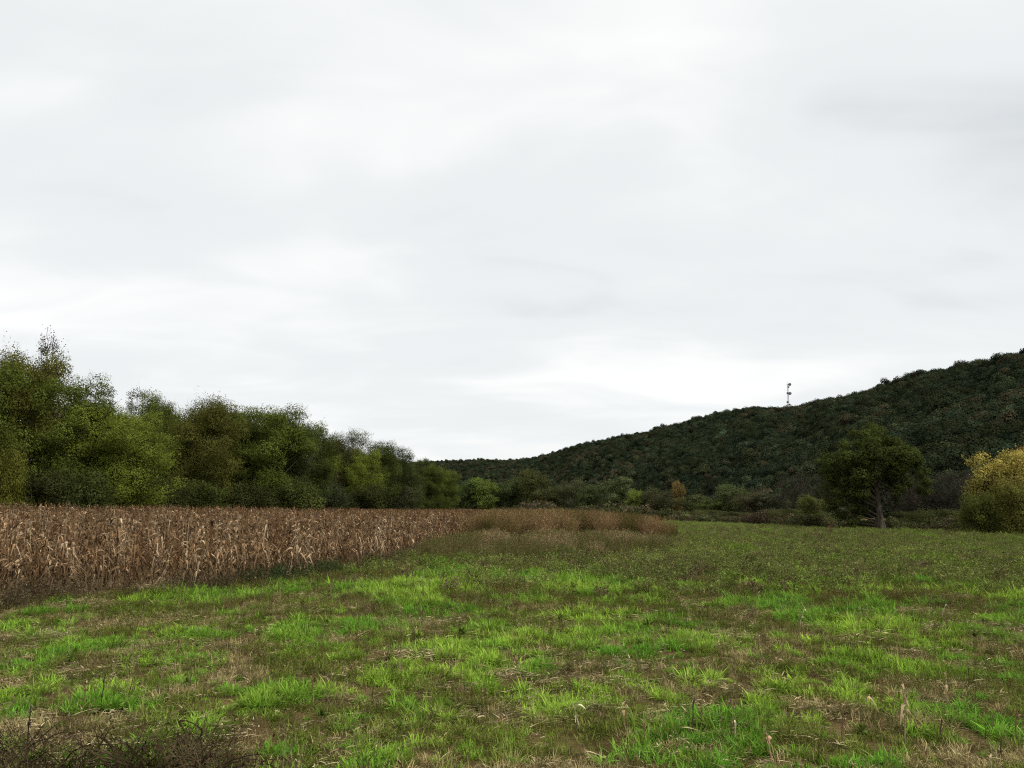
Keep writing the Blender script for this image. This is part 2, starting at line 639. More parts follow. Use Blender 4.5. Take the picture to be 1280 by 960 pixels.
def scatter(name, pts, rz, scl, ids, tint, variants, label, cat=None, tilt=None, kind='stuff', parent=None):
    """one object that places many copies of a few small plants (geometry nodes)"""
    pts = np.asarray(pts, np.float32)
    n = len(pts)
    me = bpy.data.meshes.new(name)
    me.vertices.add(n)
    me.vertices.foreach_set('co', pts.ravel())
    rot = np.zeros((n, 3), np.float32)
    rot[:, 2] = rz
    if tilt is not None:
        rot[:, :2] = tilt
    a = me.attributes.new('rot', 'FLOAT_VECTOR', 'POINT')
    a.data.foreach_set('vector', rot.ravel())
    scl = np.asarray(scl, np.float32)
    if scl.ndim == 1:
        scl = np.repeat(scl[:, None], 3, 1)
    a = me.attributes.new('scl', 'FLOAT_VECTOR', 'POINT')
    a.data.foreach_set('vector', scl.astype(np.float32).ravel())
    a = me.attributes.new('pick', 'INT', 'POINT')
    a.data.foreach_set('value', np.asarray(ids, np.int32))
    a = me.attributes.new('tint', 'FLOAT_COLOR', 'POINT')
    tn = np.ones((n, 4), np.float32)
    tn[:, :3] = np.clip(tint, 0, 1)
    a.data.foreach_set('color', tn.ravel())
    c = bpy.data.collections.new(name + '_kinds')
    for i, v in enumerate(variants):
        vo = bpy.data.objects.new('%s_kind_%02d' % (name, i), v)
        c.objects.link(vo)
    o = link(name, me, parent)
    tree = bpy.data.node_groups.new(name, 'GeometryNodeTree')
    tree.interface.new_socket('Geometry', in_out='INPUT', socket_type='NodeSocketGeometry')
    tree.interface.new_socket('Geometry', in_out='OUTPUT', socket_type='NodeSocketGeometry')
    nd, ln = tree.nodes, tree.links
    gi, go = nd.new('NodeGroupInput'), nd.new('NodeGroupOutput')
    ci = nd.new('GeometryNodeCollectionInfo')
    ci.inputs['Collection'].default_value = c
    ci.inputs['Separate Children'].default_value = True
    ci.inputs['Reset Children'].default_value = True
    ip = nd.new('GeometryNodeInstanceOnPoints')
    ip.inputs['Pick Instance'].default_value = True

    def named(nm, tp):
        q = nd.new('GeometryNodeInputNamedAttribute')
        q.data_type = tp
        q.inputs['Name'].default_value = nm
        return q.outputs['Attribute']
    ln.new(gi.outputs[0], ip.inputs['Points'])
    ln.new(ci.outputs[0], ip.inputs['Instance'])
    ln.new(named('pick', 'INT'), ip.inputs['Instance Index'])
    e2r = nd.new('FunctionNodeEulerToRotation')
    ln.new(named('rot', 'FLOAT_VECTOR'), e2r.inputs[0])
    ln.new(e2r.outputs[0], ip.inputs['Rotation'])
    ln.new(named('scl', 'FLOAT_VECTOR'), ip.inputs['Scale'])
    ln.new(ip.outputs[0], go.inputs[0])
    md = o.modifiers.new('scatter', 'NODES')
    md.node_group = tree
    o['kind'] = kind
    o['label'] = label
    if cat:
        o['category'] = cat
    return o


HC = [hill_crown(50 + i) for i in range(6)]


def hill_trees(name, P, seed, label, size=1.0, tone=1.0):
    g = np.random.default_rng(seed)
    n = len(P)
    f = fbm(P[:, 0] * .012, P[:, 1] * .012 + P[:, 2] * .02, 3)
    base = np.array([[.038, .049, .025]]) * np.ones((n, 1))
    br = g.random(n) < np.clip((f - .52) * 3.0, .04, .6)
    base[br] = (.052, .047, .026)
    bl = g.random(n) < .25
    base[bl & ~br] = (.031, .045, .026)
    ol = g.random(n) < .10
    base[ol & ~br] = (.050, .058, .026)
    tint = base * np.exp(g.normal(size=(n, 1)) * .26) * (.5 + .95 * f[:, None]) * tone
    s = g.uniform(.6, 1.05, n) * size + (g.random(n) < .12) * g.uniform(.1, .4, n)
    scl = np.stack([s * g.uniform(.9, 1.25, n), s, s * g.uniform(.8, 1.15, n)], 1)
    P = P.copy()
    P[:, 2] += g.uniform(-1.2, 2.4, n) - (s - .75) * 2.5
    scatter(name, P, g.uniform(0, 2 * PI, n), scl, g.integers(0, len(HC), n), tint, HC, label, 'woodland')


P, s_, t_ = hill('hill', RIDGE, 10.0, 'dark wooded hill rising from the middle to the right edge', 3, 5.0, 14)
hill_trees('hillside_forest', P, 5, 'dark green broadleaf forest covering the right-hand hill')
P, s_, t_ = hill('far_hill', FAR, 9.0, 'low far wooded hill closing the valley in the middle', 11, 8.5, 20)
P = P[(P[:, 0] > -1500)]
hill_trees('far_forest', P, 6, 'small dark distant forest covering the low far hill in the middle', 1.1, 1.0)


# ------------------------------------------------------------------ trees
def tree_data(seed, H, W, nl=40, n=14000, leaf=.32, low=.04, trunk_r=.28, lobe=(.10, .19), sparse=0.0, flat=1.0, bark=None,
              twigs=0, lean=0.0, peak=.45, split=False, masses=None):
    """returns (trunk mesh, crown mesh) of a broadleaf tree H high and W wide"""
    g = np.random.default_rng(seed)
    T, C = Geo(), Geo()
    # envelope: a few big leaf masses, each carrying smaller lobes, round a filled core
    def prof(q):
        return np.where(q < peak, .70 + .30 * np.sin(np.clip(q, 0, 1) / peak * PI / 2), np.cos(np.clip((q - peak) / (1.03 - peak), 0, 1) * PI / 2) ** .55)
    nb = max(7, nl // 5)
    zb = low + .1 + (.86 - low - .1) * (np.arange(nb) + g.random(nb)) / nb
    ab = np.arange(nb) * 2.4 + g.normal(size=nb) * .5
    rb = W * .5 * prof(zb) * g.uniform(.45, .72, nb)
    big = np.stack([np.cos(ab) * rb, np.sin(ab) * rb, zb * H], 1)
    bs = W * g.uniform(.17, .26, nb) * (1.1 - .35 * zb)
    if masses:
        mm = np.array(masses, float)
        nb = len(mm)
        big = np.stack([mm[:, 0], mm[:, 3], mm[:, 1]], 1)
        bs = mm[:, 2]
        ab = np.arctan2(mm[:, 3], mm[:, 0])
    j = g.integers(0, nb, nl)
    if masses:
        j = g.choice(nb, nl, p=bs ** 2 / (bs ** 2).sum())
    dl = g.normal(size=(nl, 3))
    dl /= np.linalg.norm(dl, axis=1, keepdims=True)
    dl[:, :2] += np.stack([np.cos(ab[j]), np.sin(ab[j])], 1) * .35
    dl[:, 2] += .15
    cen = big[j] + dl * bs[j][:, None] * g.uniform(.55, 1.0, nl)[:, None]
    rl = g.uniform(lobe[0] * .85, lobe[1] * .92, nl) * W
    if masses:
        rl = np.minimum(rl, bs[j] * .62)
    nf = max(5, nl // 4)                                  # core
    zf = low + .05 + (.80 - low) * (np.arange(nf) + .5) / nf
    if not (sparse > .8 or masses):
        af = g.random(nf) * 6.28
        rf = W * .5 * prof(zf) * g.uniform(.05, .4, nf)
        cf = np.stack([np.cos(af) * rf, np.sin(af) * rf, zf * H], 1)
        cen = np.concatenate([cen, cf])
        rl = np.concatenate([rl, W * .24 * prof(zf)])
        nl = nl + nf
    cen[:, 0] += lean * cen[:, 2]
    cen[:, 2] = np.clip(cen[:, 2], rl * .5 + low * H * .5, H - rl * .75)
    # leaves on shells of the lobes
    wgt = rl ** 2
    k = g.choice(nl, n, p=wgt / wgt.sum())
    d = g.normal(size=(n, 3))
    d /= np.linalg.norm(d, axis=1, keepdims=True)
    d[:, 2] = d[:, 2] * .8 + .12
    r0 = g.beta(6, 1.6, n) * 1.08
    # lumpy shells
    lump = 1 + .28 * np.sin(d[:, 0] * 5 + k) * np.sin(d[:, 1] * 5 + 2 * k) + .15 * np.sin(d[:, 2] * 9 + 3 * k)
    P = cen[k] + d * (rl[k] * r0 * lump)[:, None] * np.array([[1, 1, flat]])
    keep = np.ones(n, bool)
    if sparse:
        hz = P[:, 2] / H
        keep = g.random(n) > sparse * sstep(.45, .8, hz)
    keep &= P[:, 2] > .05
    P, k, d = P[keep], k[keep], d[keep]
    m = len(P)
    lv = g.random(nl)
    dens = fbm(P[:, 0] * .9 + P[:, 2] * .7 + 30, P[:, 1] * .9 + P[:, 2] * .4 + 30, 3)
    var = np.clip(.34 * lv[k] + .22 * g.random(m) + (dens - .5) * 1.3 + .22, 0, 1)
    nrm = d * 1.3 + g.normal(size=(m, 3)) * .42 + np.array([[0, 0, .35]])
    C.rhombs(P, leaf * g.uniform(.5, 1.2, m), nrm, var, .7, g)
    # stray shoots outside the crown break the outline
    ns = max(6, int(nl * .9))
    for i in range(ns):
        j = g.integers(0, nl)
        dd = g.normal(size=3)
        dd[2] = abs(dd[2]) * 1.3 + .1
        dd /= np.linalg.norm(dd)
        ln = rl[j] * g.uniform(.35, .9)
        b = cen[j] + dd * rl[j] * .85
        e = b + dd * ln + np.array([0, 0, ln * .2])
        q = g.random((14, 1))
        PP = b + (e - b) * q + g.normal(size=(14, 3)) * leaf * .55
        C.rhombs(PP, leaf * g.uniform(.5, 1.1, 14), None, g.uniform(.3, .9, 14), .6, g)
    # trunk and limbs
    stems = [(0, 0)] if not split else [(-.5, 0), (.45, .25), (.1, -.4)]
    top = H * .72
    for (sx, sy) in stems:
        zs = np.linspace(-.3, top, 7)
        spread = (zs / top)
        pts = np.stack([sx * (1 + spread * 2.6) + np.sin(zs * .35 + seed) * .18 + lean * zs, sy * (1 + spread * 2.6) + np.cos(zs * .3 + seed) * .15, zs], 1)
        r = trunk_r * (1 - zs / top * .82)
        r[0] *= 1.5
        r[1] *= 1.0
        T.tube(pts, np.clip(r, .03, 9), 8)
        if sx == stems[0][0]:
            axis_pts = pts
    lim = g.choice(nl, min(nl, nl if twigs else 24), replace=False)
    for j in lim:
        e = cen[j]
        z0 = e[2] * g.uniform(.35, .65)
        b = np.array([np.interp(z0, axis_pts[:, 2], axis_pts[:, 0]), np.interp(z0, axis_pts[:, 2], axis_pts[:, 1]), z0])
        mid = (b + e) / 2 + np.array([0, 0, -.06 * H * g.random()])
        tt = np.linspace(0, 1, 5)[:, None]
        pts = (1 - tt) ** 2 * b + 2 * tt * (1 - tt) * mid + tt ** 2 * e
        T.tube(pts, np.linspace(trunk_r * .36, .03, 5), 5)
    for i in range(twigs):
        j = g.integers(0, nl)
        b = cen[j] * 1.0
        if b[2] < H * .45:
            continue
        dd = g.normal(size=3) * .6
        dd[2] = abs(dd[2]) + .8
        dd /= np.linalg.norm(dd)
        ln = rl[j] * g.uniform(1.0, 2.0)
        tt = np.linspace(0, 1, 4)[:, None]
        pts = b + dd * ln * tt + g.normal(size=(4, 3)) * .08
        pts[:, 2] = np.minimum(pts[:, 2], H * 1.05)
        T.tube(pts, np.linspace(.05, .018, 4), 4)
        q = pts[1:].repeat(9, 0) + g.normal(size=(27, 3)) * .3
        C.rhombs(q, leaf * .8 * g.uniform(.6, 1.2, len(q)), None, g.uniform(.0, .6, len(q)), .6, g)
    return T.mesh('trunk', [bark or M_bark]), C.mesh('crown', [M_crown])


# each kind of tree: trunk mesh, crown mesh, nominal height, nominal width
KINDS = {
    'broad': (*tree_data(1, 20, 15, 60, 88000, .235), 20, 15),
    'broad2': (*tree_data(2, 20, 13, 55, 80000, .235, peak=.5), 20, 13),
    'broad3': (*tree_data(4, 20, 16, 64, 92000, .235, peak=.4), 20, 16),
    'tall': (*tree_data(3, 22, 9.5, 46, 58000, .22, peak=.55), 22, 9.5),
    'loose': (*tree_data(5, 20, 11, 52, 42000, .22, sparse=.35, twigs=40, lobe=(.09, .15)), 20, 11),
    'bare': (*tree_data(6, 24, 9, 60, 3800, .28, sparse=.97, twigs=190, lobe=(.09, .15), peak=.7), 24, 9),
    'bush': (*tree_data(8, 6, 8, 50, 16000, .22, trunk_r=.12, lobe=(.13, .22)), 6, 8),
    'bush2': (*tree_data(9, 6, 6, 44, 14000, .21, trunk_r=.12, lobe=(.13, .22), peak=.35), 6, 6),
    'far': (*tree_data(10, 15, 12, 60, 16000, .42, lobe=(.12, .2), peak=.58, low=0), 15, 12),
    'far2': (*tree_data(12, 15, 9, 60, 14000, .40, lobe=(.12, .2), peak=.58, low=0), 15, 9),
    'far3': (*tree_data(13, 14, 11, 60, 10000, .38, sparse=.35, twigs=40, lobe=(.10, .18), peak=.58, low=0), 14, 11),
    'thicket': (*tree_data(14, 9, 10, 46, 3600, .24, twigs=220, sparse=.5, lobe=(.08, .15), trunk_r=.14), 9, 10),
}


def plant_tree(name, kind, px, top_py, Y, width_px, color, label, cat='tree', group=None, rz=None, sink=0.0):
    tm, cm, H0, W0 = KINDS[kind]
    d = ray(px, 600)
    x = d.x * Y
    z0 = float(gz(x, Y)) - sink
    topz = at(px, top_py, Y).z
    H = (topz - z0) * 1.015
    W = width_px * Y / F * WIDEN
    o = thing(name, label, cat, (x, Y, z0), random.uniform(0, 6.28) if rz is None else rz, group)
    o.scale = (W / W0, W / W0, H / H0)
    link('trunk', tm, o)
    c = link('crown', cm, o)
    c.color = (*color, 1)
    return o


DARK, MID, OLIVE = (.066, .082, .020), (.104, .128, .024), (.122, .118, .026)
BRIGHT, BROWN, GREY = (.155, .185, .030), (.095, .080, .034), (.085, .098, .050)
WIDEN = 1.16
TL = 'trees of the line behind the cornfield'
for a in [
    ('broad3', -45, 440, 78, 150, MID, 'green tree at the far left end of the treeline, mostly cut by the edge', TL),
    ('broad', 8, 429, 84, 115, OLIVE, 'tall olive tree with yellowing top, leftmost big crown of the line', TL),
    ('bare', 56, 412, 96, 66, (.075, .070, .040), 'thin sparse tree with nearly bare top, the highest point of the line', TL),
    ('broad2', 88, 462, 84, 82, MID, 'mid green tree just right of the sparse bare-topped one', TL),
    ('loose', 112, 486, 88, 60, (.075, .095, .03), 'loose airy tree whose leafy edge slopes down beside the sky gap', TL),
    ('broad', 152, 502, 86, 112, BRIGHT, 'bright yellow-green tree standing forward, lower than its neighbours', TL),
    ('loose', 176, 488, 108, 60, (.10, .11, .05), 'pale wispy treetop showing behind the bright yellow-green tree', TL),
    ('broad3', 205, 497, 110, 70, MID, 'green tree between the bright yellow-green one and the brownish one', TL),
    ('broad', 248, 492, 108, 92, (.108, .108, .026), 'wide brownish-olive round tree in the middle of the line', TL),
    ('tall', 295, 500, 118, 60, DARK, 'dark green narrow tree right of the brownish-olive round one', TL),
    ('broad2', 338, 501, 118, 86, MID, 'full green tree with a lighter domed top', TL),
    ('loose', 372, 512, 122, 60, (.070, .088, .028), 'green tree with loose dark sprays along its right shoulder', TL),
    ('tall', 396, 524, 132, 40, DARK, 'dark slim tree at the step down in the treeline', TL),
    ('broad3', 425, 540, 160, 56, (.088, .088, .032), 'olive-brown tree just after the step down in the treeline', TL),
    ('broad', 449, 557, 158, 50, BRIGHT, 'lighter yellow-green tree in the lower right half of the line', TL),
    ('broad2', 474, 547, 190, 48, DARK, 'dark round-topped tree right of the lighter yellow-green one', TL),
    ('broad3', 500, 562, 215, 46, (.065, .080, .026), 'dull green tree, fourth from the right end of the line', TL),
    ('tall', 520, 567, 240, 32, DARK, 'small dark tree, third from the right end of the line', TL),
    ('broad', 538, 578, 262, 36, MID, 'green tree second from the right end of the line', TL),
    ('broad2', 557, 585, 280, 34, (.098, .118, .026), 'yellowish green tree ending the line on the right', TL),
]:
    plant_tree('broadleaf_tree', *a[:7], group=a[7])
BK = 'trees half hidden behind the front of the treeline'
for a in [
    ('broad2', 30, 470, 100, 100, DARK, 'dark tree showing between the two leftmost tall crowns'),
    ('broad3', 128, 520, 104, 90, DARK, 'dark tree behind the gap left of the bright yellow-green tree'),
    ('broad', 225, 512, 128, 90, DARK, 'dark tree filling the gap left of the brownish-olive round tree'),
    ('broad2', 275, 508, 130, 80, (.07, .09, .028), 'green tree behind the brownish-olive round tree'),
    ('broad3', 318, 512, 138, 84, DARK, 'dark tree behind the full green domed tree'),
    ('broad', 362, 522, 142, 84, MID, 'green tree filling in behind the loose dark sprays'),
    ('broad2', 408, 548, 165, 60, DARK, 'dark tree behind the step down in the treeline'),
    ('broad', 440, 562, 185, 60, DARK, 'dark tree behind the lighter yellow-green tree'),
    ('broad3', 488, 570, 225, 56, (.075, .09, .03), 'green tree behind the dull one near the right end of the line'),
    ('broad2', 525, 582, 255, 50, DARK, 'dark tree behind the last small trees of the line'),
]:
    plant_tree('broadleaf_tree', *a, group=BK)
SH = 'bushes along the foot of the treeline'  # most tints below are darkened to imitate shade under the trees
for a in [
    ('bush', 4, 566, 74, 50, (.125, .130, .024), 'yellow-olive bush at the left edge before the tall trees', SH),
    ('bush2', 62, 590, 78, 60, (.062, .070, .022), 'dark bush below the sparse bare-topped tree', SH),
    ('bush', 108, 592, 80, 66, (.072, .088, .024), 'green bush left of the bright yellow-green tree', SH),
    ('bush', 205, 600, 96, 66, (.062, .070, .022), 'dark low bush between bright tree and brownish tree', SH),
    ('bush2', 262, 604, 100, 60, (.080, .096, .024), 'green bush at the foot of the brownish-olive round tree', SH),
    ('bush', 312, 606, 110, 60, (.062, .070, .022), 'dark bush at the foot of the narrow dark tree', SH),
    ('bush2', 358, 600, 114, 60, (.085, .10, .026), 'lighter green bush below the full green domed tree', SH),
    ('bush', 412, 606, 135, 54, (.06, .07, .03), 'grey-green bush in shade near the step in the line', SH),
    ('bush2', 462, 608, 155, 46, (.062, .070, .022), 'dark bush below the lighter yellow-green tree', SH),
    ('bush', 500, 610, 190, 46, (.065, .07, .03), 'small dull bush near the right end of the line', SH),
]:
    plant_tree('bush', *a[:7], cat='bush', group=a[7])
FR = 'trees of the far row across the valley floor'
WIDEN = 1.25
for a in [
    ('far', 583, 609, 350, 36, (0.070, 0.095, 0.032), 'dark low tree just right of the end of the treeline'),
    ('far2', 606, 605, 345, 27, (0.150, 0.197, 0.044), 'round pale green tree in the far row'),
    ('far', 630, 609, 352, 34, (0.070, 0.090, 0.032), 'dark tree between the round pale green and the tall brown ones'),
    ('far', 648, 602, 356, 30, (0.092, 0.111, 0.038), 'olive tree left of the tall brown one in the far row'),
    ('far2', 668, 594, 345, 28, (0.095, 0.100, 0.034), 'tallest brown-topped tree of the far row'),
    ('far', 690, 615, 340, 30, (0.098, 0.102, 0.038), 'low brownish tree right of the tall brown-topped one'),
    ('far3', 716, 605, 335, 34, (0.098, 0.104, 0.049), 'thin grey-brown tree near the middle of the far row'),
    ('far', 738, 614, 325, 34, (0.074, 0.093, 0.036), 'low dark tree right of the thin grey-brown one'),
    ('far2', 768, 604, 300, 32, (0.112, 0.137, 0.055), 'grey-green tree above the brown weed patch'),
    ('far', 796, 620, 285, 26, (0.175, 0.215, 0.048), 'small yellow-green tree above the right end of the weed patch'),
    ('far3', 822, 617, 280, 40, (0.086, 0.086, 0.040), 'dark brown thin tree beyond the end of the weeds'),
    ('far2', 848, 609, 275, 14, (.21, .155, .055), 'small tree with yellow-orange autumn leaves below the hill'),
    ('far', 868, 626, 262, 40, (0.088, 0.097, 0.038), 'dull brown-green tree right of the yellow-orange one'),
    ('far', 892, 631, 250, 34, (0.110, 0.139, 0.042), 'low green tree at the far edge of the green field'),
    ('far2', 914, 613, 245, 30, (0.108, 0.135, 0.049), 'olive upright tree in the hedge below the tower'),
    ('far3', 938, 622, 238, 44, (0.090, 0.084, 0.044), 'brownish thin tree right of the olive upright one'),
    ('far', 966, 624, 232, 40, (0.074, 0.081, 0.042), 'dark brown-green tree below the tower'),
]:
    plant_tree('distant_tree', a[0], a[1], a[2] - 8, a[3], a[4], a[5], a[6], group=FR)
WIDEN = 1.1
HG = 'bushes of the hedge on the right side of the field'
for a in [
    ('bush', 880, 638, 205, 44, (.10, .11, .04), 'low green bush, leftmost of the hedge'),
    ('bush2', 925, 640, 190, 50, (.085, .09, .036), 'dull green bush in the hedge below the olive tree'),
    ('bush', 978, 637, 172, 52, (.088, .096, .034), 'wide rounded bush left of the yellow-green one'),
    ('bush2', 1016, 620, 150, 34, (.118, .130, .038), 'upright yellow-green bush left of the big lone tree'),
    ('bush', 1050, 636, 140, 46, (.072, .082, .034), 'green bush between the yellow-green bush and the big lone tree'),
    ('bush2', 1132, 640, 122, 40, (.075, .085, .032), 'small green bush right at the foot of the big lone tree'),
    ('bush', 1166, 638, 115, 62, (.090, .100, .034), 'low rounded green bush between the big tree and the yellow one'),
    ('bush2', 1210, 634, 108, 40, (.062, .064, .032), 'dark low bush left of the yellow autumn tree'),
]:
    plant_tree('bush', *a, cat='bush', group=HG)
TH = 'leafless brown thickets behind the hedge'
for a in [
    ('thicket', 1000, 598, 215, 60, (0.045, 0.045, 0.032), 'grey-brown thicket behind the upright yellow-green bush'),
    ('thicket', 1050, 612, 190, 56, (0.036, 0.037, 0.026), 'brown thicket left of the big lone tree'),
    ('thicket', 1140, 600, 165, 70, (0.043, 0.039, 0.029), 'brown thicket just right of the big lone tree'),
    ('thicket', 1188, 594, 160, 70, (0.047, 0.044, 0.035), 'greyish bare thicket left of the yellow autumn tree'),
    ('thicket', 1262, 590, 150, 90, (0.036, 0.035, 0.025), 'dark thicket behind the yellow autumn tree'),
]:
    plant_tree('thicket', *a, cat='thicket', group=TH)

M_turn = plant_mat('turning_leaves', 'object', .5, 1.5, trans=.3, patch=.35)
_t = M_turn.node_tree
_tc = _t.nodes.new('ShaderNodeTexCoord')
_sz = _t.nodes.new('ShaderNodeSeparateXYZ')
_t.links.new(_tc.outputs['Object'], _sz.inputs[0])
_nz = _t.nodes.new('ShaderNodeTexNoise')
_nz.inputs['Scale'].default_value = .5
_t.links.new(_tc.outputs['Object'], _nz.inputs['Vector'])
_ma = _t.nodes.new('ShaderNodeMath')
_ma.operation = 'MULTIPLY_ADD'
_t.links.new(_nz.outputs['Fac'], _ma.inputs[0])
_ma.inputs[1].default_value = 5.0
_t.links.new(_sz.outputs[2], _ma.inputs[2])
_mr = _t.nodes.new('ShaderNodeMapRange')
_mr.inputs['From Min'].default_value = 5.8
_mr.inputs['From Max'].default_value = 11.0
_t.links.new(_ma.outputs[0], _mr.inputs['Value'])
_mx = _t.nodes.new('ShaderNodeMix')
_mx.data_type = 'RGBA'
_mx.inputs['A'].default_value = (.13, .135, .035, 1)
_oi = [q for q in _t.nodes if q.bl_idname == 'ShaderNodeObjectInfo'][0]
_tg = [l.to_socket for l in _t.links if l.from_node == _oi][0]
_t.links.new(_mr.outputs[0], _mx.inputs['Factor'])
_t.links.new(_oi.outputs['Color'], _mx.inputs['B'])
_t.links.new(_mx.outputs['Result'], _tg)

# the big lone tree on the field edge
LM = [(-4.4, 1.6, 1.1, 1.2), (-2.9, 1.3, 1.0, -.5), (.9, 3.9, 1.0, 2.2), (-6.2, 8.8, 1.1, .9), (5.6, 6.2, 1.1, .4), (3.6, 4.9, 1.1, 1.4), (-5.6, 3.4, 1.0, 1.6), (-4.3, 11.6, 1.3, .3), (-2.2, 12.6, 1.2, -.6), (.6, 13.9, 1.3, .8), (-.8, 13.0, 1.2, -1.0), (-5.9, 9.5, 1.2, -.4), (-4.0, 9.6, 1.3, -1.9), (-1.6, 10.4, 1.7, -2.4),
      (2.2, 11.6, 1.5, .5), (3.9, 9.6, 1.4, -.8), (1.2, 9.4, 1.8, -2.2), (-.4, 8.0, 1.9, 1.8), (-4.2, 7.2, 1.5, .8), (2.9, 7.4, 1.5, .6), (-2.6, 5.4, 1.4, -1.6), (-5.4, 7.0, .9, 1.2),
      (4.9, 7.6, 1.0, -1.8), (.4, 6.1, 1.3, 2.4), (-3.4, 3.6, 1.2, .4), (-1.9, 2.2, 1.1, .9), (-4.9, 4.6, 1.0, -.6), (2.1, 5.6, 1.0, -1.2), (-2.6, 8.2, 1.7, -2.6)]
KINDS['lone'] = (*tree_data(21, 15.5, 13, 190, 52000, .27, trunk_r=.50, lobe=(.08, .14), masses=LM), 15.5, 13)
KINDS['second'] = (*tree_data(22, 12, 9, 30, 12000, .26, low=.3, trunk_r=.22, lobe=(.12, .2), peak=.5, bark=M_bark_pale), 12, 9)
plant_tree('broadleaf_tree', 'lone', 1096, 530, 114, 114, (.070, .086, .022), 'big lone green tree with a pale trunk at the field edge', rz=0.0)
plant_tree('broadleaf_tree', 'second', 1068, 566, 119, 84, (.060, .070, .024), 'smaller dark tree growing against the left side of the big lone tree', rz=1.4)
AM = [(-2.2, 7.6, 1.5, .2), (.2, 8.2, 1.4, -.4), (2.2, 7.8, 1.6, .4), (-3.6, 5.9, 1.6, -.2), (-1.2, 6.2, 1.9, -1.2), (1.4, 6.0, 2.0, 1.0), (3.8, 5.8, 1.6, -.6),
      (-3.4, 3.9, 1.8, .6), (-.6, 3.8, 2.2, .2), (2.4, 3.6, 2.0, -1.0), (-2.4, 2.0, 1.7, -.6), (.8, 1.8, 1.8, .9), (3.6, 2.2, 1.6, .6)]
KINDS['autumn'] = (*tree_data(23, 9.5, 11, 130, 40000, .22, trunk_r=.22, lobe=(.09, .15), masses=AM), 9.5, 11)
KINDS['autumn'][1].materials[0] = M_turn
plant_tree('broadleaf_tree', 'autumn', 1262, 566, 95, 100, (.42, .35, .09), 'rounded tree turning yellow at the right edge of the photo', rz=0.0)
plant_tree('broadleaf_tree', 'autumn', 1300, 560, 101, 80, (.46, .24, .07), 'orange-tinged tree cut by the right edge behind the yellow one', rz=.6)
plant_tree('bush', 'bush2', 1229, 618, 91, 46, (.11, .12, .030), 'green bush under the left half of the yellow autumn tree', cat='bush', group=HG)
plant_tree('bush', 'bush2', 1272, 606, 88, 52, (.15, .15, .036), 'olive bush under the yellow autumn tree, cut by the right edge', cat='bush', group=HG)

# low scrub that closes the far side of the field under the trees
def scrub(seed):
    g = np.random.default_rng(seed)
    G = Geo()
    c = g.normal(size=(9, 3)) * np.array([1.2, 1.0, .35]) + np.array([0, 0, 1.0])
    k = g.integers(0, 9, 900)
    d = g.normal(size=(900, 3))
    d /= np.linalg.norm(d, axis=1, keepdims=True)
    P_ = c[k] + d * g.uniform(.5, .95, (900, 1))
    P_[:, 2] = np.abs(P_[:, 2])
    G.rhombs(P_, g.uniform(.2, .4, 900), d + g.normal(size=(900, 3)) * .4, None, .6, g)
    G.tube([(0, 0, -.2), (.1, 0, .8), (.3, .1, 1.5)], [.05, .04, .02], 4, .1)
    return G.mesh('scrub', [M_scrub])


SCR = [scrub(500 + i) for i in range(5)]
lx = np.array([-30, 0, 20, 45, 62, 80, 130])
ly = np.array([345, 338, 240, 122, 100, 90, 70])
n = 1500
X = rng.uniform(-30, 105, n)
Y = np.interp(X, lx, ly) + np.abs(rng.normal(size=n)) * 12 + rng.uniform(0, 3, n)
tint = np.array([[.085, .090, .036]]) * np.exp(rng.normal(size=(n, 1)) * .3)
q = rng.random(n) < .35
tint[q] = np.array([.095, .075, .045]) * np.exp(rng.normal(size=(q.sum(), 1)) * .3)
scatter('scrub', np.column_stack([X, Y, gz(X, Y)]), rng.uniform(0, 6.28, n), (rng.uniform(.3, .8, n) * (1 - .35 * (X > 42))) + 2.2 * (1 - .75 * sstep(30, 50, X)) * sstep(.48, .78, fbm(X * .22, Y * .05, 3)) * rng.random(n), rng.integers(0, 5, n), tint, SCR,
        'low tangled scrub closing the far side of the field under the trees', 'scrub')

# sapling in the open field
sx, sy = ground_hit(1039, 672)
o = thing('sapling', 'small sapling with reddish stem standing alone in the green field', 'sapling', (sx, sy, float(gz(sx, sy))))
G = Geo()
for k in range(5):
    a = k * 1.3
    G.tube([(0, 0, -.1), (.06 * math.cos(a), .06 * math.sin(a), .6), (.3 * math.cos(a), .25 * math.sin(a), 1.3 + .12 * k), (.42 * math.cos(a), .4 * math.sin(a), 1.8 + .1 * k)], [.03, .025, .015, .006], 5)
link('stem', G.mesh('stem', [noise_mat('reddish_stem', [(.10, .045, .03), (.16, .08, .05)], 6)]), o)
G = Geo()
g = np.random.default_rng(5)
pp = g.normal(size=(420, 3)) * np.array([.42, .42, .42]) + np.array([0, 0, 1.75])
G.rhombs(pp, g.uniform(.06, .14, 420), None, None, .5, g)
c = link('foliage', G.mesh('foliage', [M_crown]), o)
c.color = (.16, .17, .06, 1)

# ------------------------------------------------------------------ radio tower on the ridge
M_steel = noise_mat('galvanised_steel', [(.42, .42, .42), (.5, .5, .5), (.56, .56, .56)], 2, rough=.5, bump=0, metallic=.3)
M_drum = noise_mat('grey_antenna_shell', [(.10, .10, .11), (.14, .14, .15), (.18, .18, .19)], 1, rough=.6, bump=0)
TY = 735
tb = at(986, 513, TY)
ttop = at(986.5, 478, TY)
z0 = tb.z - 13
tw = thing('radio_tower', 'slim grey radio tower with round antennas standing above the wooded ridge', 'tower', (tb.x, TY, z0))
Ht = ttop.z - z0
mp_ = TY / F
G = Geo()
for k in range(3):
    a = k * 2 * PI / 3 + .3
    G.tube([(.75 * math.cos(a), .75 * math.sin(a), 0), (.55 * math.cos(a), .55 * math.sin(a), Ht * .97)], .12, 6)
link('mast_leg', G.mesh('mast_leg', [M_steel]), tw)
G = Geo()
nz_ = 22
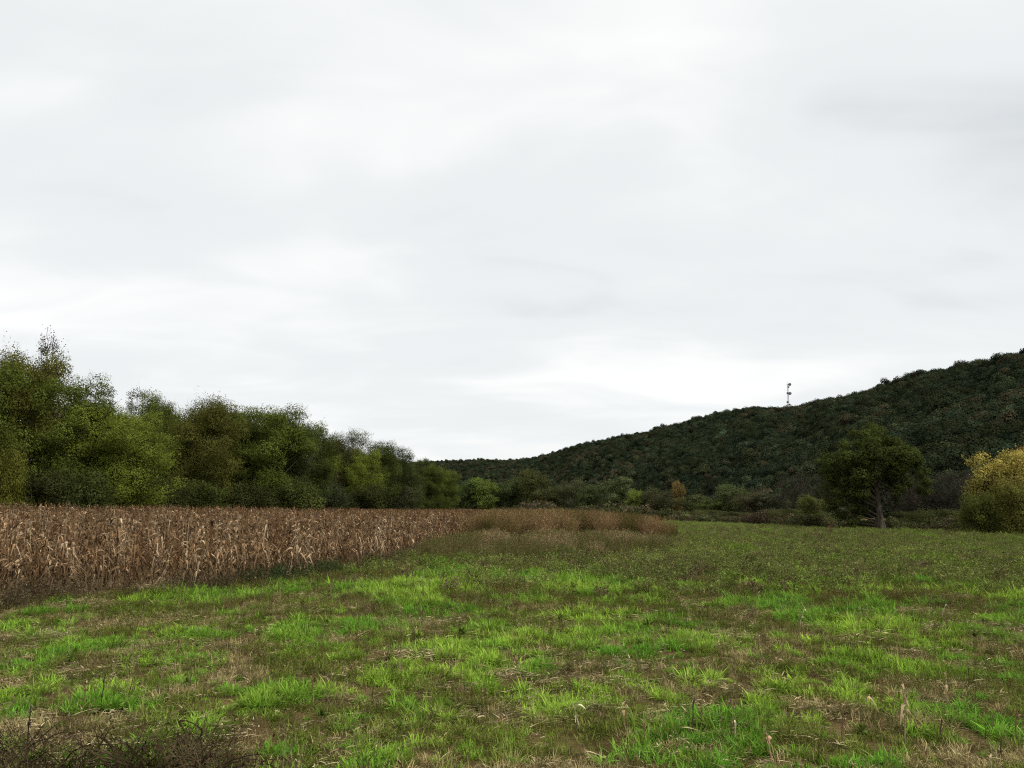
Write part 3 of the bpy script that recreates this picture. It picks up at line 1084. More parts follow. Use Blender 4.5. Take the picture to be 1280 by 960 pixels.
for i in range(nz_):
    za, zb = i * Ht * .97 / nz_, (i + 1) * Ht * .97 / nz_
    for k in range(3):
        a, b = k * 2 * PI / 3 + .3, (k + 1) * 2 * PI / 3 + .3
        ra, rb = .75 - .2 * i / nz_, .75 - .2 * (i + 1) / nz_
        G.tube([(ra * math.cos(a), ra * math.sin(a), za), (rb * math.cos(b), rb * math.sin(b), zb)], .06, 4)
        G.tube([(ra * math.cos(a), ra * math.sin(a), za), (ra * math.cos(b), ra * math.sin(b), za)], .05, 4)
link('lattice', G.mesh('lattice', [M_steel]), tw)
for (px, py, rad, lab) in [(986.6, 480.8, 1.35, 'large'), (985.3, 484.0, .7, None), (984.0, 491.6, .95, None), (986.9, 492.0, 1.4, 'large'),
                           (984.0, 502.8, .95, None), (986.6, 505.6, .65, None)]:
    q = at(px, py, TY)
    G = Geo()
    c0 = (q.x - tb.x, -1.1, q.z - z0)
    G.lathe([(-.3, 0.02), (-.28, rad * .55), (0, rad), (.9, rad), (1.02, rad * .8), (1.05, .02)], (c0[0], c0[1] + .4, c0[2]), (0, -1, 0), 16)
    d = link('dish_antenna', G.mesh('dish_antenna', [M_drum], True), tw)
    G = Geo()
    G.tube([(c0[0], c0[1] + .4, c0[2]), (c0[0] * .3, 0, c0[2])], .12, 6)
    link('bracket', G.mesh('bracket', [M_steel]), d)
G = Geo()
G.tube([(0, 0, Ht * .9), (0, 0, Ht + 1.5)], [.08, .04], 5)
link('lightning_rod', G.mesh('lightning_rod', [M_steel]), tw)


# ------------------------------------------------------------------ corn
def corn_geo(seed, mat, split=False):
    g = np.random.default_rng(seed)
    H = g.uniform(1.75, 2.1)
    bx, by = g.normal(size=2) * .09
    zs = np.linspace(-.05, H, 7)
    cx_ = lambda z: (bx * (z / H) ** 2, by * (z / H) ** 2)
    S = Geo()
    S.tube([(cx_(z)[0], cx_(z)[1], z) for z in zs], np.linspace(.014, .005, 7), 5, .35)
    # tassel
    nt = 6
    S.ribbons([(cx_(H)[0], cx_(H)[1], H - .03)] * nt, g.uniform(0, 6.28, nt), g.uniform(.14, .26, nt), .012, g.uniform(.1, .6, nt), g.uniform(0, .3, nt), 2, g.uniform(.1, .5, nt))
    Lf = Geo()
    nl = g.integers(8, 11)
    a0 = g.uniform(0, 6.28)
    hs = np.linspace(.25, H * .95, nl) + g.normal(size=nl) * .03
    az = a0 + np.arange(nl) * PI + g.normal(size=nl) * .45
    base = np.array([(cx_(h)[0], cx_(h)[1], h) for h in hs])
    up = sstep(.6, 1.0, hs / H)
    L = g.uniform(.45, .85, nl) * (1 - .25 * up)
    lean = g.uniform(.25, .75, nl)
    droop = g.uniform(.7, 1.75, nl) * (1 - .45 * up * g.random(nl))
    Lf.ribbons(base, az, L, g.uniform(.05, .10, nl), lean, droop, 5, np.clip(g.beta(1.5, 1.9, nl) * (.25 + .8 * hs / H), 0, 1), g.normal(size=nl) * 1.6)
    # husk sheaths hugging the stalk
    Lf.ribbons(base + np.array([[0, 0, -.12]]), az + .6, np.full(nl, .2), .03, .15, 0, 2, g.uniform(.2, .8, nl))
    E = Geo()
    he = g.uniform(.8, 1.15)
    ang = g.uniform(0, 6.28)
    ax = Vector((math.cos(ang), math.sin(ang), -.9 if g.random() < .6 else .9)).normalized()
    E.lathe([(0, .008), (.03, .022), (.10, .028), (.18, .02), (.24, .004)], (cx_(he)[0] + .02 * math.cos(ang), cx_(he)[1] + .02 * math.sin(ang), he), ax, 7, .82)
    E.ribbons([(cx_(he)[0], cx_(he)[1], he)] * 3, ang + g.normal(size=3) * .5, .28, .045, .6, g.uniform(.6, 1.3, 3), 3, [.7, .9, .8], .5)
    if split:
        return S.mesh('stalk', [mat]), Lf.mesh('leaves', [mat]), E.mesh('ear', [mat])
    for q in (Lf, E):
        for v_, f_, a_ in zip(q.V, [None] * len(q.V), q.A):
            pass
    A = Geo()
    for q in (S, Lf, E):
        A.add(np.concatenate(q.V), np.concatenate(q.F), np.concatenate(q.A))
    return A.mesh('corn', [mat])


# edge of the corn, as the foot of its outer plants in the photograph
edge_px = [(-300, 762), (-60, 760), (60, 752), (150, 745), (250, 739), (330, 730), (420, 717), (500, 703), (560, 688), (604, 672), (632, 660)]
edge = [ground_hit(a, b) for a, b in edge_px]
EX = np.array([e[0] for e in edge])
EY = np.array([e[1] for e in edge])
# the line is single valued in X: corn grows where Y exceeds it
rows = []
ry = np.arange(20, 330, .19)
for x in np.arange(-80, -1.0, .76):
    rows.append(np.stack([np.full_like(ry, x), ry], 1))
CP = np.concatenate(rows)
CP += rng.normal(size=CP.shape) * np.array([[.05, .05]])
# rows run away from the camera, bearing slightly right
CP[:, 0] += (CP[:, 1] - 28) * .075
ey = np.interp(CP[:, 0], EX, EY, right=9999)
ey = ey + (fbm(CP[:, 0] * .7, CP[:, 1] * 0, 3) - .5) * 5 - (rng.random(len(CP)) < .12) * rng.random(len(CP)) * 2.0
# the left boundary stays clear of the trees
TLX = np.array([-78, -60, -50, -45, -38, -32, -24, -20])
TLY = np.array([72, 74, 98, 118, 128, 150, 230, 320])
ty = np.interp(CP[:, 0], TLX, TLY, right=330)
ang_ok = np.abs(CP[:, 0]) < CP[:, 1] * .72 + 4
keep = (CP[:, 1] > ey) & (CP[:, 1] < ty) & ang_ok & (rng.random(len(CP)) > .34 + .5 * (fbm(CP[:, 0] * .35 + 9, CP[:, 1] * .12, 2) > .66))
CP = CP[keep]
dist = CP[:, 1]
thin = rng.random(len(CP)) < np.clip(1.0 - (dist - 60) / 220, .35, 1)
CP = CP[thin]
CZ = gz(CP[:, 0], CP[:, 1])
infr = (CP[:, 0] / CP[:, 1] > -.66)
depth_in = CP[:, 1] - np.interp(CP[:, 0], EX, EY, right=9999)
vis = np.hypot(CP[:, 0], CP[:, 1]) + 2.2 * np.clip(depth_in, 0, 99) + np.where(infr, 0, 1000)
order = np.argsort(vis)
near, rest = order[:300], order[300:]
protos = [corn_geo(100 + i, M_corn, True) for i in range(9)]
CORN_COL = [(.19, .115, .058), (.28, .185, .104), (.145, .086, .043), (.38, .28, .17), (.225, .14, .073)]
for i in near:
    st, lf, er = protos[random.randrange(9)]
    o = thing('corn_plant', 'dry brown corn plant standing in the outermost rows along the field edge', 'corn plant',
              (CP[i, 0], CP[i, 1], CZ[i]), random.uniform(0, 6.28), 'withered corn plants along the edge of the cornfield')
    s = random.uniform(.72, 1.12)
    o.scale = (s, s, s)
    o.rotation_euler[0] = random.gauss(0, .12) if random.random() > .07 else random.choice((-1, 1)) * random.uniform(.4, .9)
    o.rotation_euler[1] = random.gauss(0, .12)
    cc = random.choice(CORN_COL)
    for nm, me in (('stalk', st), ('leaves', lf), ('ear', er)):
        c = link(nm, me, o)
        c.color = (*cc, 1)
n = len(rest)
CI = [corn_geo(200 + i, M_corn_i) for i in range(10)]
ctint = np.array(CORN_COL)[rng.integers(0, 5, n)] * rng.uniform(.65, 1.25, (n, 1))
dd = CP[rest, 1]
redd = sstep(40, 110, dd)[:, None]
ctint = ctint * (1 - redd * .12) * np.array([[1, 1, 1]]) * (1 - redd * np.array([[0, .07, .14]]))
scl_c = rng.uniform(.74, 1.14, n)
wide = 1 + .5 * sstep(80, 220, dd)
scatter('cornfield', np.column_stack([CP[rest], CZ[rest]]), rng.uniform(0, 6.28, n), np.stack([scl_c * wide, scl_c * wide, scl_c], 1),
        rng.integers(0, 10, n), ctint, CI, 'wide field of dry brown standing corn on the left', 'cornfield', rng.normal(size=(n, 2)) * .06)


# ------------------------------------------------------------------ grass and weeds: small plants to scatter
def tuft(seed, nb=70, h=(.10, .24), w=.009, rad=.11, mat=None, lean=(.1, .75), droop=(0, .45), nseg=3):
    g = np.random.default_rng(seed)
    G = Geo()
    r = rad * np.sqrt(g.random(nb))
    a = g.random(nb) * 2 * PI
    az = a + g.normal(size=nb) * .7
    base = np.stack([np.cos(a) * r, np.sin(a) * r, np.full(nb, -.01)], 1)
    G.ribbons(base, az, g.uniform(*h, nb), w * g.uniform(.7, 1.3, nb), g.uniform(*lean, nb), g.uniform(*droop, nb), nseg, None, g.normal(size=nb) * .6)
    return G.mesh('tuft', [mat])


def weed(seed, H=.45, nst=7, leaves=16, leaf=.045, mat=None, rad=.10, sw=.005, asp=.35, seedhead=False):
    g = np.random.default_rng(seed)
    G = Geo()
    az = g.uniform(0, 6.28, nst)
    hh = H * g.uniform(.6, 1.15, nst)
    ln = g.uniform(.05, .5, nst)
    base = np.stack([np.cos(az) * rad * g.random(nst), np.sin(az) * rad * g.random(nst), np.full(nst, -.02)], 1)
    G.ribbons(base, az, hh, sw, ln, .05, 3, g.uniform(0, .5, nst), g.normal(size=nst))
    for i in range(nst):
        t = g.uniform(.2 if not seedhead else .45, 1, leaves)
        out = ln[i] * (0.55 * t + .45 * t * t) * hh[i]
        upz = (math.sqrt(1 - min(ln[i], .9) ** 2) * t - .05 * t * t) * hh[i]
        P = base[i] + np.stack([np.cos(az[i]) * out, np.sin(az[i]) * out, upz], 1) + g.normal(size=(leaves, 3)) * leaf * .6
        G.rhombs(P, leaf * g.uniform(.5, 1.4, leaves), g.normal(size=(leaves, 3)) + np.array([[0, 0, .5]]), None, asp, g)
    return G.mesh('weed', [mat])


def litter(seed, n=34, rad=.28, L=(.05, .20), w=.009, mat=None):
    g = np.random.default_rng(seed)
    G = Geo()
    P = np.stack([g.normal(size=n) * rad * .6, g.normal(size=n) * rad * .6, g.uniform(.005, .05, n)], 1)
    G.ribbons(P, g.uniform(0, 6.28, n), g.uniform(*L, n), w * g.uniform(.5, 1.8, n), .93, g.uniform(.1, .5, n), 3, None, g.normal(size=n) * 1.0, flat=.4)
    return G.mesh('litter', [mat])


TUFT = [tuft(300 + i, 64, (.06, .17), .015, .12, M_grass, (.2, .92), (0, .6)) for i in range(6)] + [tuft(310 + i, 44, (.12, .26), .014, .09, M_grass, (.2, .9), (.1, .7)) for i in range(3)]
DRYG = [tuft(320 + i, 46, (.08, .26), .009, .16, M_straw, (.2, .92), (.05, .8)) for i in range(5)]
WEED = [weed(330 + i, .42, 8, 14, .045, M_weed) for i in range(5)]
DEADW = [weed(340 + i, .40, 9, 8, .035, M_straw, asp=.3) for i in range(5)]
LITT = [litter(350 + i, mat=M_straw) for i in range(5)]
BROWN_TALL = [weed(360 + i, 2.55, 22, 40, .075, M_straw, rad=.35, sw=.010, asp=.4, seedhead=True) for i in range(6)]
CROP = [weed(370 + i, .55, 12, 18, .075, M_weed, rad=.22, asp=.5) for i in range(5)] + \
       [tuft(380 + i, 36, (.25, .5), .014, .22, M_weed, (.2, .8), (.1, .6)) for i in range(3)]

# bright green patches read off the photograph (centre x, y and half sizes in its pixels)
PATCH = [(400, 785, 62, 20, 1), (330, 790, 40, 12, .6), (500, 737, 60, 12, 1), (560, 722, 50, 9, .8), (740, 735, 68, 12, 1), (650, 727, 46, 9, .8),
         (540, 765, 50, 10, .6), (240, 750, 75, 7, .8), (60, 772, 48, 9, .8), (10, 785, 22, 8, .6), (100, 806, 46, 11, .9), (20, 822, 34, 16, .9),
         (62, 862, 34, 13, .9), (200, 832, 50, 12, .7), (216, 857, 34, 10, 1), (292, 852, 40, 12, .6), (268, 882, 40, 12, .9), (150, 888, 46, 14, .8), (310, 890, 34, 14, .9),
         (590, 828, 80, 18, .9), (668, 848, 30, 17, 1), (620, 858, 44, 14, .9), (505, 828, 44, 14, .9), (560, 812, 46, 8, .9), (615, 788, 40, 9, .7), (680, 880, 36, 13, .9),
         (778, 850, 26, 16, 1), (745, 880, 24, 12, .8), (770, 898, 28, 14, .9), (440, 938, 36, 12, .8), (350, 878, 34, 12, .7), (455, 905, 24, 10, .7), (780, 803, 55, 14, .9),
         (850, 832, 30, 10, .9), (900, 803, 50, 12, .8), (840, 775, 40, 10, .8), (1060, 783, 66, 15, 1), (1215, 798, 66, 8, .9), (985, 862, 46, 16, 1), (1060, 868, 34, 13, .9),
         (1135, 832, 30, 9, .8), (940, 882, 36, 13, .8), (815, 935, 30, 14, .8), (1170, 915, 44, 16, .7), (1010, 905, 36, 12, .7), (1080, 940, 50, 14, .7), (955, 738, 36, 6, .6),
         (1060, 742, 36, 6, .6), (1165, 735, 24, 6, .6), (930, 760, 40, 8, .5), (600, 900, 30, 10, .4), (700, 930, 50, 16, .4), (70, 835, 40, 8, .5), (470, 950, 60, 12, .5)]
PG = []
for (a, b, c, d, e) in PATCH:
    x0, y0 = ground_hit(a, b)
    xr = ground_hit(a + c, b)[0] - x0
    yt = (ground_hit(a, b - d)[1] - ground_hit(a, b + d)[1]) / 2
    PG.append((x0, y0, xr, yt, e))


def greenness(X, Y):
    wx = X + (fbm(X * 1.3, Y * 1.3, 3) - .5) * 1.1
    wy = Y + (fbm(X * 1.3 + 40, Y * 1.3 + 9, 3) - .5) * 1.5
    s = np.zeros_like(X)
    for (a, b, c, d, e) in PG:
        q = ((wx - a) / c) ** 2 + ((wy - b) / d) ** 2
        s = np.maximum(s, e * (1 - sstep(.7, 1.35, q)))
    nz2 = fbm(X * .8 + 70, Y * .55 + 20, 4)
    lim = 1 - sstep(24, 40, Y)
    return np.clip(s + sstep(.47, .63, nz2) * (.2 + .58 * lim), 0, 1)


def wedge(n, y0, y1, margin=2.5, fac=.68):
    """random points, even in area over the part of the field in view (and a little beyond)"""
    out = []
    tot = 0
    while tot < n:
        Y = rng.uniform(y0, y1, n * 2)
        X = rng.uniform(-1, 1, n * 2) * (y1 * fac + margin)
        k = np.abs(X) < Y * fac + margin
        out.append(np.stack([X[k], Y[k]], 1))
        tot += k.sum()
    return np.concatenate(out)[:n]


def in_corn(X, Y):
    return (Y > np.interp(X + 0, EX, EY, right=9999) + .3) & (X < EX[-1])


def field_ok(X, Y):
    """inside the field, short of the trees on the right"""
    fx = np.array([-100, 0, 20, 45, 62, 80, 120])
    fy = np.array([330, 330, 230, 118, 96, 84, 70])
    return Y < np.interp(X, fx, fy)


# fresh grass
P = wedge(84000, 6.0, 42)
gn = greenness(P[:, 0], P[:, 1])
cl = sstep(.42, .62, fbm(P[:, 0] * 1.9 + 8, P[:, 1] * 1.5 + 3, 3))
k = (rng.random(len(P)) < gn * (.16 + .84 * cl) + .02) & ~in_corn(P[:, 0], P[:, 1])
P, gn, cl = P[k], gn[k], cl[k]
n = len(P)
hn = fbm(P[:, 0] * .45 + 11, P[:, 1] * .45, 3)[:, None]
hn = sstep(.3, .7, hn)
tint = np.array([[.170, .370, .040]]) * (1 - hn) + np.array([[.360, .530, .070]]) * hn
tint = tint * rng.uniform(.7, 1.25, (n, 1))
ol = rng.random(n) < .22
tint[ol] = np.array([.17, .25, .03]) * rng.uniform(.7, 1.2, (ol.sum(), 1))
s = rng.uniform(.6, 1.1, n) * (.5 + .3 * gn + .75 * cl) * (1 + .7 * sstep(15, 30, P[:, 1]))
scatter('grass', np.column_stack([P, gz(P[:, 0], P[:, 1])]), rng.uniform(0, 6.28, n), s, rng.integers(0, 9, n), tint, TUFT,
        'fresh bright green grass growing in patches across the foreground', 'grass', rng.normal(size=(n, 2)) * .12)

# low olive grass and weeds over the whole foreground
P = wedge(46000, 6.0, 36)
gn = greenness(P[:, 0], P[:, 1])
wn_ = fbm(P[:, 0] * .35 + 5, P[:, 1] * .35 + 50, 4)
k = (rng.random(len(P)) < (.22 + .7 * sstep(.42, .62, wn_)) * (1 - .85 * gn)) & ~in_corn(P[:, 0], P[:, 1])
P, wn_ = P[k], wn_[k]
n = len(P)
tint = np.array([[.115, .150, .025]]) * rng.uniform(.55, 1.4, (n, 1))
br = rng.random(n) < .35
tint[br] = np.array([.145, .118, .038]) * rng.uniform(.5, 1.3, (br.sum(), 1))
s = rng.uniform(.25, .62, n) * (.8 + .6 * sstep(14, 30, P[:, 1]))
scatter('weeds', np.column_stack([P, gz(P[:, 0], P[:, 1])]), rng.uniform(0, 6.28, n), s, rng.integers(0, 5, n), tint, WEED,
        'dull olive weeds growing between the grass patches', 'weeds', rng.normal(size=(n, 2)) * .15)

# dead standing weeds, clustered
P = wedge(40000, 6.0, 42)
dn = fbm(P[:, 0] * .4 + 90, P[:, 1] * .3 + 33, 4)
bxl = ((P[:, 0] < -2.0) & (P[:, 1] < 9.7)) * .35
right = sstep(4, 12, P[:, 0]) * sstep(9, 14, P[:, 1]) * .2
k = (rng.random(len(P)) < (.05 + .75 * sstep(.54, .68, dn) + right) * (1 - .9 * greenness(P[:, 0], P[:, 1]))) & ~in_corn(P[:, 0], P[:, 1])
P = P[k]
n = len(P)
tint = np.array([[.165, .125, .048]]) * rng.uniform(.4, 1.5, (n, 1))
s = rng.uniform(.35, .95, n) * (.8 + .4 * sstep(14, 30, P[:, 1]))
scatter('dead_weeds', np.column_stack([P, gz(P[:, 0], P[:, 1])]), rng.uniform(0, 6.28, n), s, rng.integers(0, 5, n), tint, DEADW,
        'dead brown weeds standing among the grass in the foreground', 'weeds', rng.normal(size=(n, 2)) * .22)

# short dry and olive grass over the soil
P = wedge(56000, 6.0, 42)
k = ~in_corn(P[:, 0], P[:, 1]) & (rng.random(len(P)) < 1.0 - .75 * greenness(P[:, 0], P[:, 1]))
P = P[k]
n = len(P)
mixn = fbm(P[:, 0] * .9 + 61, P[:, 1] * .7 + 15, 3)[:, None]
tint = np.where(mixn > .48, np.array([[.19, .225, .045]]), np.array([[.38, .31, .14]])) * rng.uniform(.5, 1.3, (n, 1))
scatter('dry_grass', np.column_stack([P, gz(P[:, 0], P[:, 1])]), rng.uniform(0, 6.28, n), rng.uniform(.5, 1.1, n), rng.integers(0, 5, n), tint, DRYG,
        'short dry olive and tan grass covering the soil between green patches', 'grass', rng.normal(size=(n, 2)) * .15)

# straw and corn litter
P = wedge(15000, 6.0, 32)
ln_ = fbm(P[:, 0] * .7 + 140, P[:, 1] * .5 + 13, 4)
edge_near = np.exp(-((P[:, 1] - np.interp(P[:, 0], EX, EY, right=60) + 1.6) / 1.6) ** 2)
k = rng.random(len(P)) < .12 + .55 * sstep(.5, .64, ln_) + .7 * edge_near
P = P[k]
n = len(P)
tint = np.array([[.48, .385, .22]]) * rng.uniform(.35, 1.25, (n, 1))
scatter('straw', np.column_stack([P, gz(P[:, 0], P[:, 1]) + .01]), rng.uniform(0, 6.28, n), rng.uniform(.6, 1.5, n), rng.integers(0, 5, n), tint, LITT,
        'pale broken straw and corn litter lying on the soil', 'straw', rng.normal(size=(n, 2)) * .08)

# middle distance: dull green growth of the open field
P = np.concatenate([wedge(30000, 26, 75, 4), wedge(52000, 75, 240, 8)])
X, Y = P[:, 0], P[:, 1]
k = ~in_corn(X, Y) & field_ok(X, Y) & (rng.random(len(P)) < sstep(-9, 1, X + (fbm(X * .5, Y * .3, 2) - .5) * 6) * (.3 + .7 * sstep(27, 36, Y)) * (1 - .9 * greenness(X, Y) * (Y < 45)))
P = P[k]
X, Y = P[:, 0], P[:, 1]
n = len(P)
f1 = fbm(X * .12 + 3, Y * .06 + 8, 4)[:, None]
f2 = fbm(X * .35 + 33, Y * .2 + 8, 3)
tint = np.array([[.105, .125, .034]]) * (1 - f1) + np.array([[.215, .245, .060]]) * f1
far_ = sstep(70, 130, Y)[:, None]
tint = tint * (1 - far_) + np.array([[.19, .235, .058]]) * (.8 + .4 * f1) * far_
tint = tint * rng.uniform(.6, 1.35, (n, 1))
gr = (rng.random(n) < .75 * sstep(.60, .68, f2))
tint[gr] = np.array([.18, .27, .040]) * rng.uniform(.6, 1.1, (gr.sum(), 1))
db = rng.random(n) < .14
tint[db] = np.array([.15, .115, .06]) * rng.uniform(.6, 1.3, (db.sum(), 1))
s = rng.uniform(.6, 1.2, n) * (1 + .3 * far_[:, 0])
sc3 = np.stack([s, s, s * (1 - .25 * far_[:, 0])], 1)
scatter('field_weeds', np.column_stack([P, gz(X, Y)]), rng.uniform(0, 6.28, n), sc3, rng.integers(0, 8, n), tint, CROP,
        'dull green weedy growth covering the open field on the right', 'field', rng.normal(size=(n, 2)) * .12)

# pale dead blades standing out of the green field
P = wedge(10000, 26, 130, 4)
X, Y = P[:, 0], P[:, 1]
k = ~in_corn(X, Y) & field_ok(X, Y) & (X > -4) & (rng.random(len(P)) < .25 + .75 * sstep(.5, .62, fbm(X * .2, Y * .12 + 4, 3)))
P = P[k]
n = len(P)
PALE = [tuft(390 + i, 7, (.25, .75), .018, .18, M_straw, (.1, .8), (.1, .9)) for i in range(5)]
tint = np.array([[.42, .37, .25]]) * rng.uniform(.5, 1.2, (n, 1))
scatter('dead_grass', np.column_stack([P, gz(P[:, 0], P[:, 1])]), rng.uniform(0, 6.28, n), rng.uniform(.6, 1.3, n), rng.integers(0, 5, n), tint, PALE,
        'pale dead grass blades standing out of the green field', 'grass', rng.normal(size=(n, 2)) * .2)

# taller dead stems that stand up out of the grass
STEMS = [weed(410 + i, .62, 4, 9, .04, M_straw, rad=.08, sw=.009, asp=.3, seedhead=True) for i in range(6)]
P = wedge(2600, 6.5, 34)
cs = fbm(P[:, 0] * .5 + 22, P[:, 1] * .4 + 71, 3)
k = (rng.random(len(P)) < .10 + .8 * sstep(.5, .62, cs)) & ~in_corn(P[:, 0], P[:, 1])
P = P[k]
n = len(P)
tint = np.where(rng.random((n, 1)) < .55, np.array([[.11, .075, .042]]), np.array([[.30, .235, .13]])) * rng.uniform(.6, 1.3, (n, 1))
scatter('dead_stems', np.column_stack([P, gz(P[:, 0], P[:, 1])]), rng.uniform(0, 6.28, n), rng.uniform(.45, 1.1, n), rng.integers(0, 6, n), tint, STEMS,
        'thin dead weed stems standing up out of the grass', 'weeds', rng.normal(size=(n, 2)) * .25)

# broad-leaved weeds, darker and bluer than the grass
def rosette(seed):
    g = np.random.default_rng(seed)
    G = Geo()
    nb = 16
    G.ribbons(np.stack([g.normal(size=nb) * .02, g.normal(size=nb) * .02, g.uniform(0, .12, nb)], 1), g.uniform(0, 6.28, nb), g.uniform(.10, .24, nb),
              g.uniform(.035, .07, nb), g.uniform(.4, .9, nb), g.uniform(.1, .7, nb), 4, None, g.normal(size=nb) * .5, wmid=1.3)
    return G.mesh('rosette', [M_weed])


ROS = [rosette(420 + i) for i in range(4)]
P = wedge(300, 6.0, 30)
cs = fbm(P[:, 0] * .6 + 122, P[:, 1] * .5 + 171, 3)
k = (rng.random(len(P)) < .12 + .8 * sstep(.52, .64, cs)) & ~in_corn(P[:, 0], P[:, 1])
P = P[k]
n = len(P)
tint = np.where(rng.random((n, 1)) < .6, np.array([[.13, .19, .035]]), np.array([[.19, .25, .04]])) * rng.uniform(.55, 1.3, (n, 1))
scatter('broadleaf_weeds', np.column_stack([P, gz(P[:, 0], P[:, 1])]), rng.uniform(0, 6.28, n), rng.uniform(.6, 1.3, n), rng.integers(0, 4, n), tint, ROS,
        'dark broad-leaved weeds among the foreground grass', 'weeds', rng.normal(size=(n, 2)) * .15)

# the block of tall brown weeds at the end of the corn
P = np.stack([rng.uniform(-8, 20, 12000), rng.uniform(40, 190, 12000)], 1)
X, Y = P[:, 0], P[:, 1]
front = np.interp(X, [-8, -3, 2, 8, 16, 20], [62, 64, 70, 78, 74, 80]) + (fbm(X * .45, X * 0 + 3, 3) - .5) * 26
rightx = np.interp(Y, [40, 78, 100, 190], [15, 14.2, 14.5, 18]) + (fbm(Y * .3, Y * 0 + 3, 2) - .5) * 3
k = (Y > front) & (X < rightx) & ~in_corn(X, Y) & (rng.random(len(P)) < np.clip(1.4 - Y / 160, .3, 1))
P = P[k]
n = len(P)
hn = sstep(.38, .62, fbm(P[:, 0] * .35, P[:, 1] * .2, 3))[:, None]
tint = (np.array([[.120, .100, .032]]) * (1 - hn) + np.array([[.27, .175, .085]]) * hn) * rng.uniform(.6, 1.3, (n, 1))
s = rng.uniform(.75, 1.08, n) * (1 - .22 * sstep(9, 14.5, P[:, 0]))
scatter('tall_weeds', np.column_stack([P, gz(P[:, 0], P[:, 1])]), rng.uniform(0, 6.28, n), s, rng.integers(0, 6, n), tint, BROWN_TALL,
        'block of tall brown weeds at the end of the corn', 'weeds', rng.normal(size=(n, 2)) * .06)

# waist-high tan and olive weeds in front of that block, along the corn's edge
MIDW = [weed(400 + i, .95, 18, 20, .05, M_straw, rad=.4, sw=.009, asp=.28) for i in range(6)]
P = np.stack([rng.uniform(-14, 15, 20000), rng.uniform(28, 84, 20000)], 1)
X, Y = P[:, 0], P[:, 1]
ce = np.interp(X, EX, EY, right=90)
lowb = np.interp(X, [-14, -8, -5, -2, 2, 6, 10, 15], [30, 33, 37, 41, 43, 46, 46, 60])
cl = fbm(X * .35 + 60, Y * .16 + 2, 3)
tanp = np.zeros_like(X)
for (a, b, c, d) in [(688, 683, 32, 19), (758, 686, 38, 16), (815, 692, 20, 7), (605, 684, 40, 20), (560, 696, 34, 10), (655, 700, 24, 8)]:
    x0, y0 = ground_hit(a, b)
    xr = ground_hit(a + c, b)[0] - x0
    ya, yb = ground_hit(a, b - d)[1], ground_hit(a, b + d)[1]
    x0 = x0 * Y / y0                      # the clumps run away from the road like the crop rows
    q = ((X - x0) / xr) ** 2 + ((Y - (ya + yb) / 2) / ((ya - yb) / 2)) ** 2
    tanp = np.maximum(tanp, 1 - sstep(.3, 1.6, q * (.3 + 1.4 * fbm(X * 1.1, Y * .3, 3))))
k = (Y > lowb) & ((Y < ce + 2)) & (rng.random(len(P)) < .08 + .5 * sstep(.48, .6, cl) + .9 * tanp)
P, tanp = P[k], tanp[k]
X, Y = P[:, 0], P[:, 1]
n = len(P)
pal = fbm(X * .4 + 7, Y * .2 + 80, 3)
tint = np.where(((pal > .46) & (tanp > .15) & (X > -2) & (rng.random(n) < .7))[:, None], np.array([[.40, .285, .155]]), np.where(rng.random((n, 1)) < .5, np.array([[.20, .150, .065]]), np.array([[.13, .13, .042]]))) * rng.uniform(.5, 1.3, (n, 1))
gq = rng.random(n) < .3 - .22 * tanp
tint[gq] = np.array([.11, .15, .045]) * rng.uniform(.6, 1.3, (gq.sum(), 1))
s = rng.uniform(.5, 1.15, n) * (.72 + .65 * tanp * (1 - .5 * sstep(58, 72, Y) * (X > 0)) - .15 * tanp * (X < -2.5)) * (1 - .25 * sstep(55, 75, Y)) * (.7 + .3 * sstep(0, 6, Y - np.interp(X, [-14, -8, -5, -2, 2, 6, 10, 15], [30, 33, 37, 41, 43, 46, 46, 60])))
scatter('tan_weeds', np.column_stack([P, gz(X, Y)]), rng.uniform(0, 6.28, n), s, rng.integers(0, 6, n), tint, MIDW,
        'tan and olive weeds growing in front of the tall brown block', 'weeds', rng.normal(size=(n, 2)) * .12)

# green and brown undergrowth at the foot of the corn
P = np.stack([rng.uniform(-26, -2, 14000), rng.uniform(20, 62, 14000)], 1)
X, Y = P[:, 0], P[:, 1]
dpt = Y - np.interp(X, EX, EY, right=9999)
k = (dpt > -2.2) & (dpt < 2.0) & (rng.random(len(P)) < .15 + .9 * sstep(.42, .6, fbm(P[:, 0] * .5 + 4, P[:, 1] * .3 + 9, 2)))
P = P[k]
n = len(P)
tint = np.where(fbm(P[:, 0] * .4, P[:, 1] * .3 + 70, 3)[:, None] > .48, np.array([[.060, .085, .030]]), np.array([[.12, .09, .05]])) * rng.uniform(.6, 1.3, (n, 1))
scatter('undergrowth', np.column_stack([P, gz(P[:, 0], P[:, 1])]), rng.uniform(0, 6.28, n), rng.uniform(.7, 2.0, n), rng.integers(0, 5, n), tint, WEED,
        'dark green undergrowth along the foot of the corn', 'undergrowth', rng.normal(size=(n, 2)) * .12)

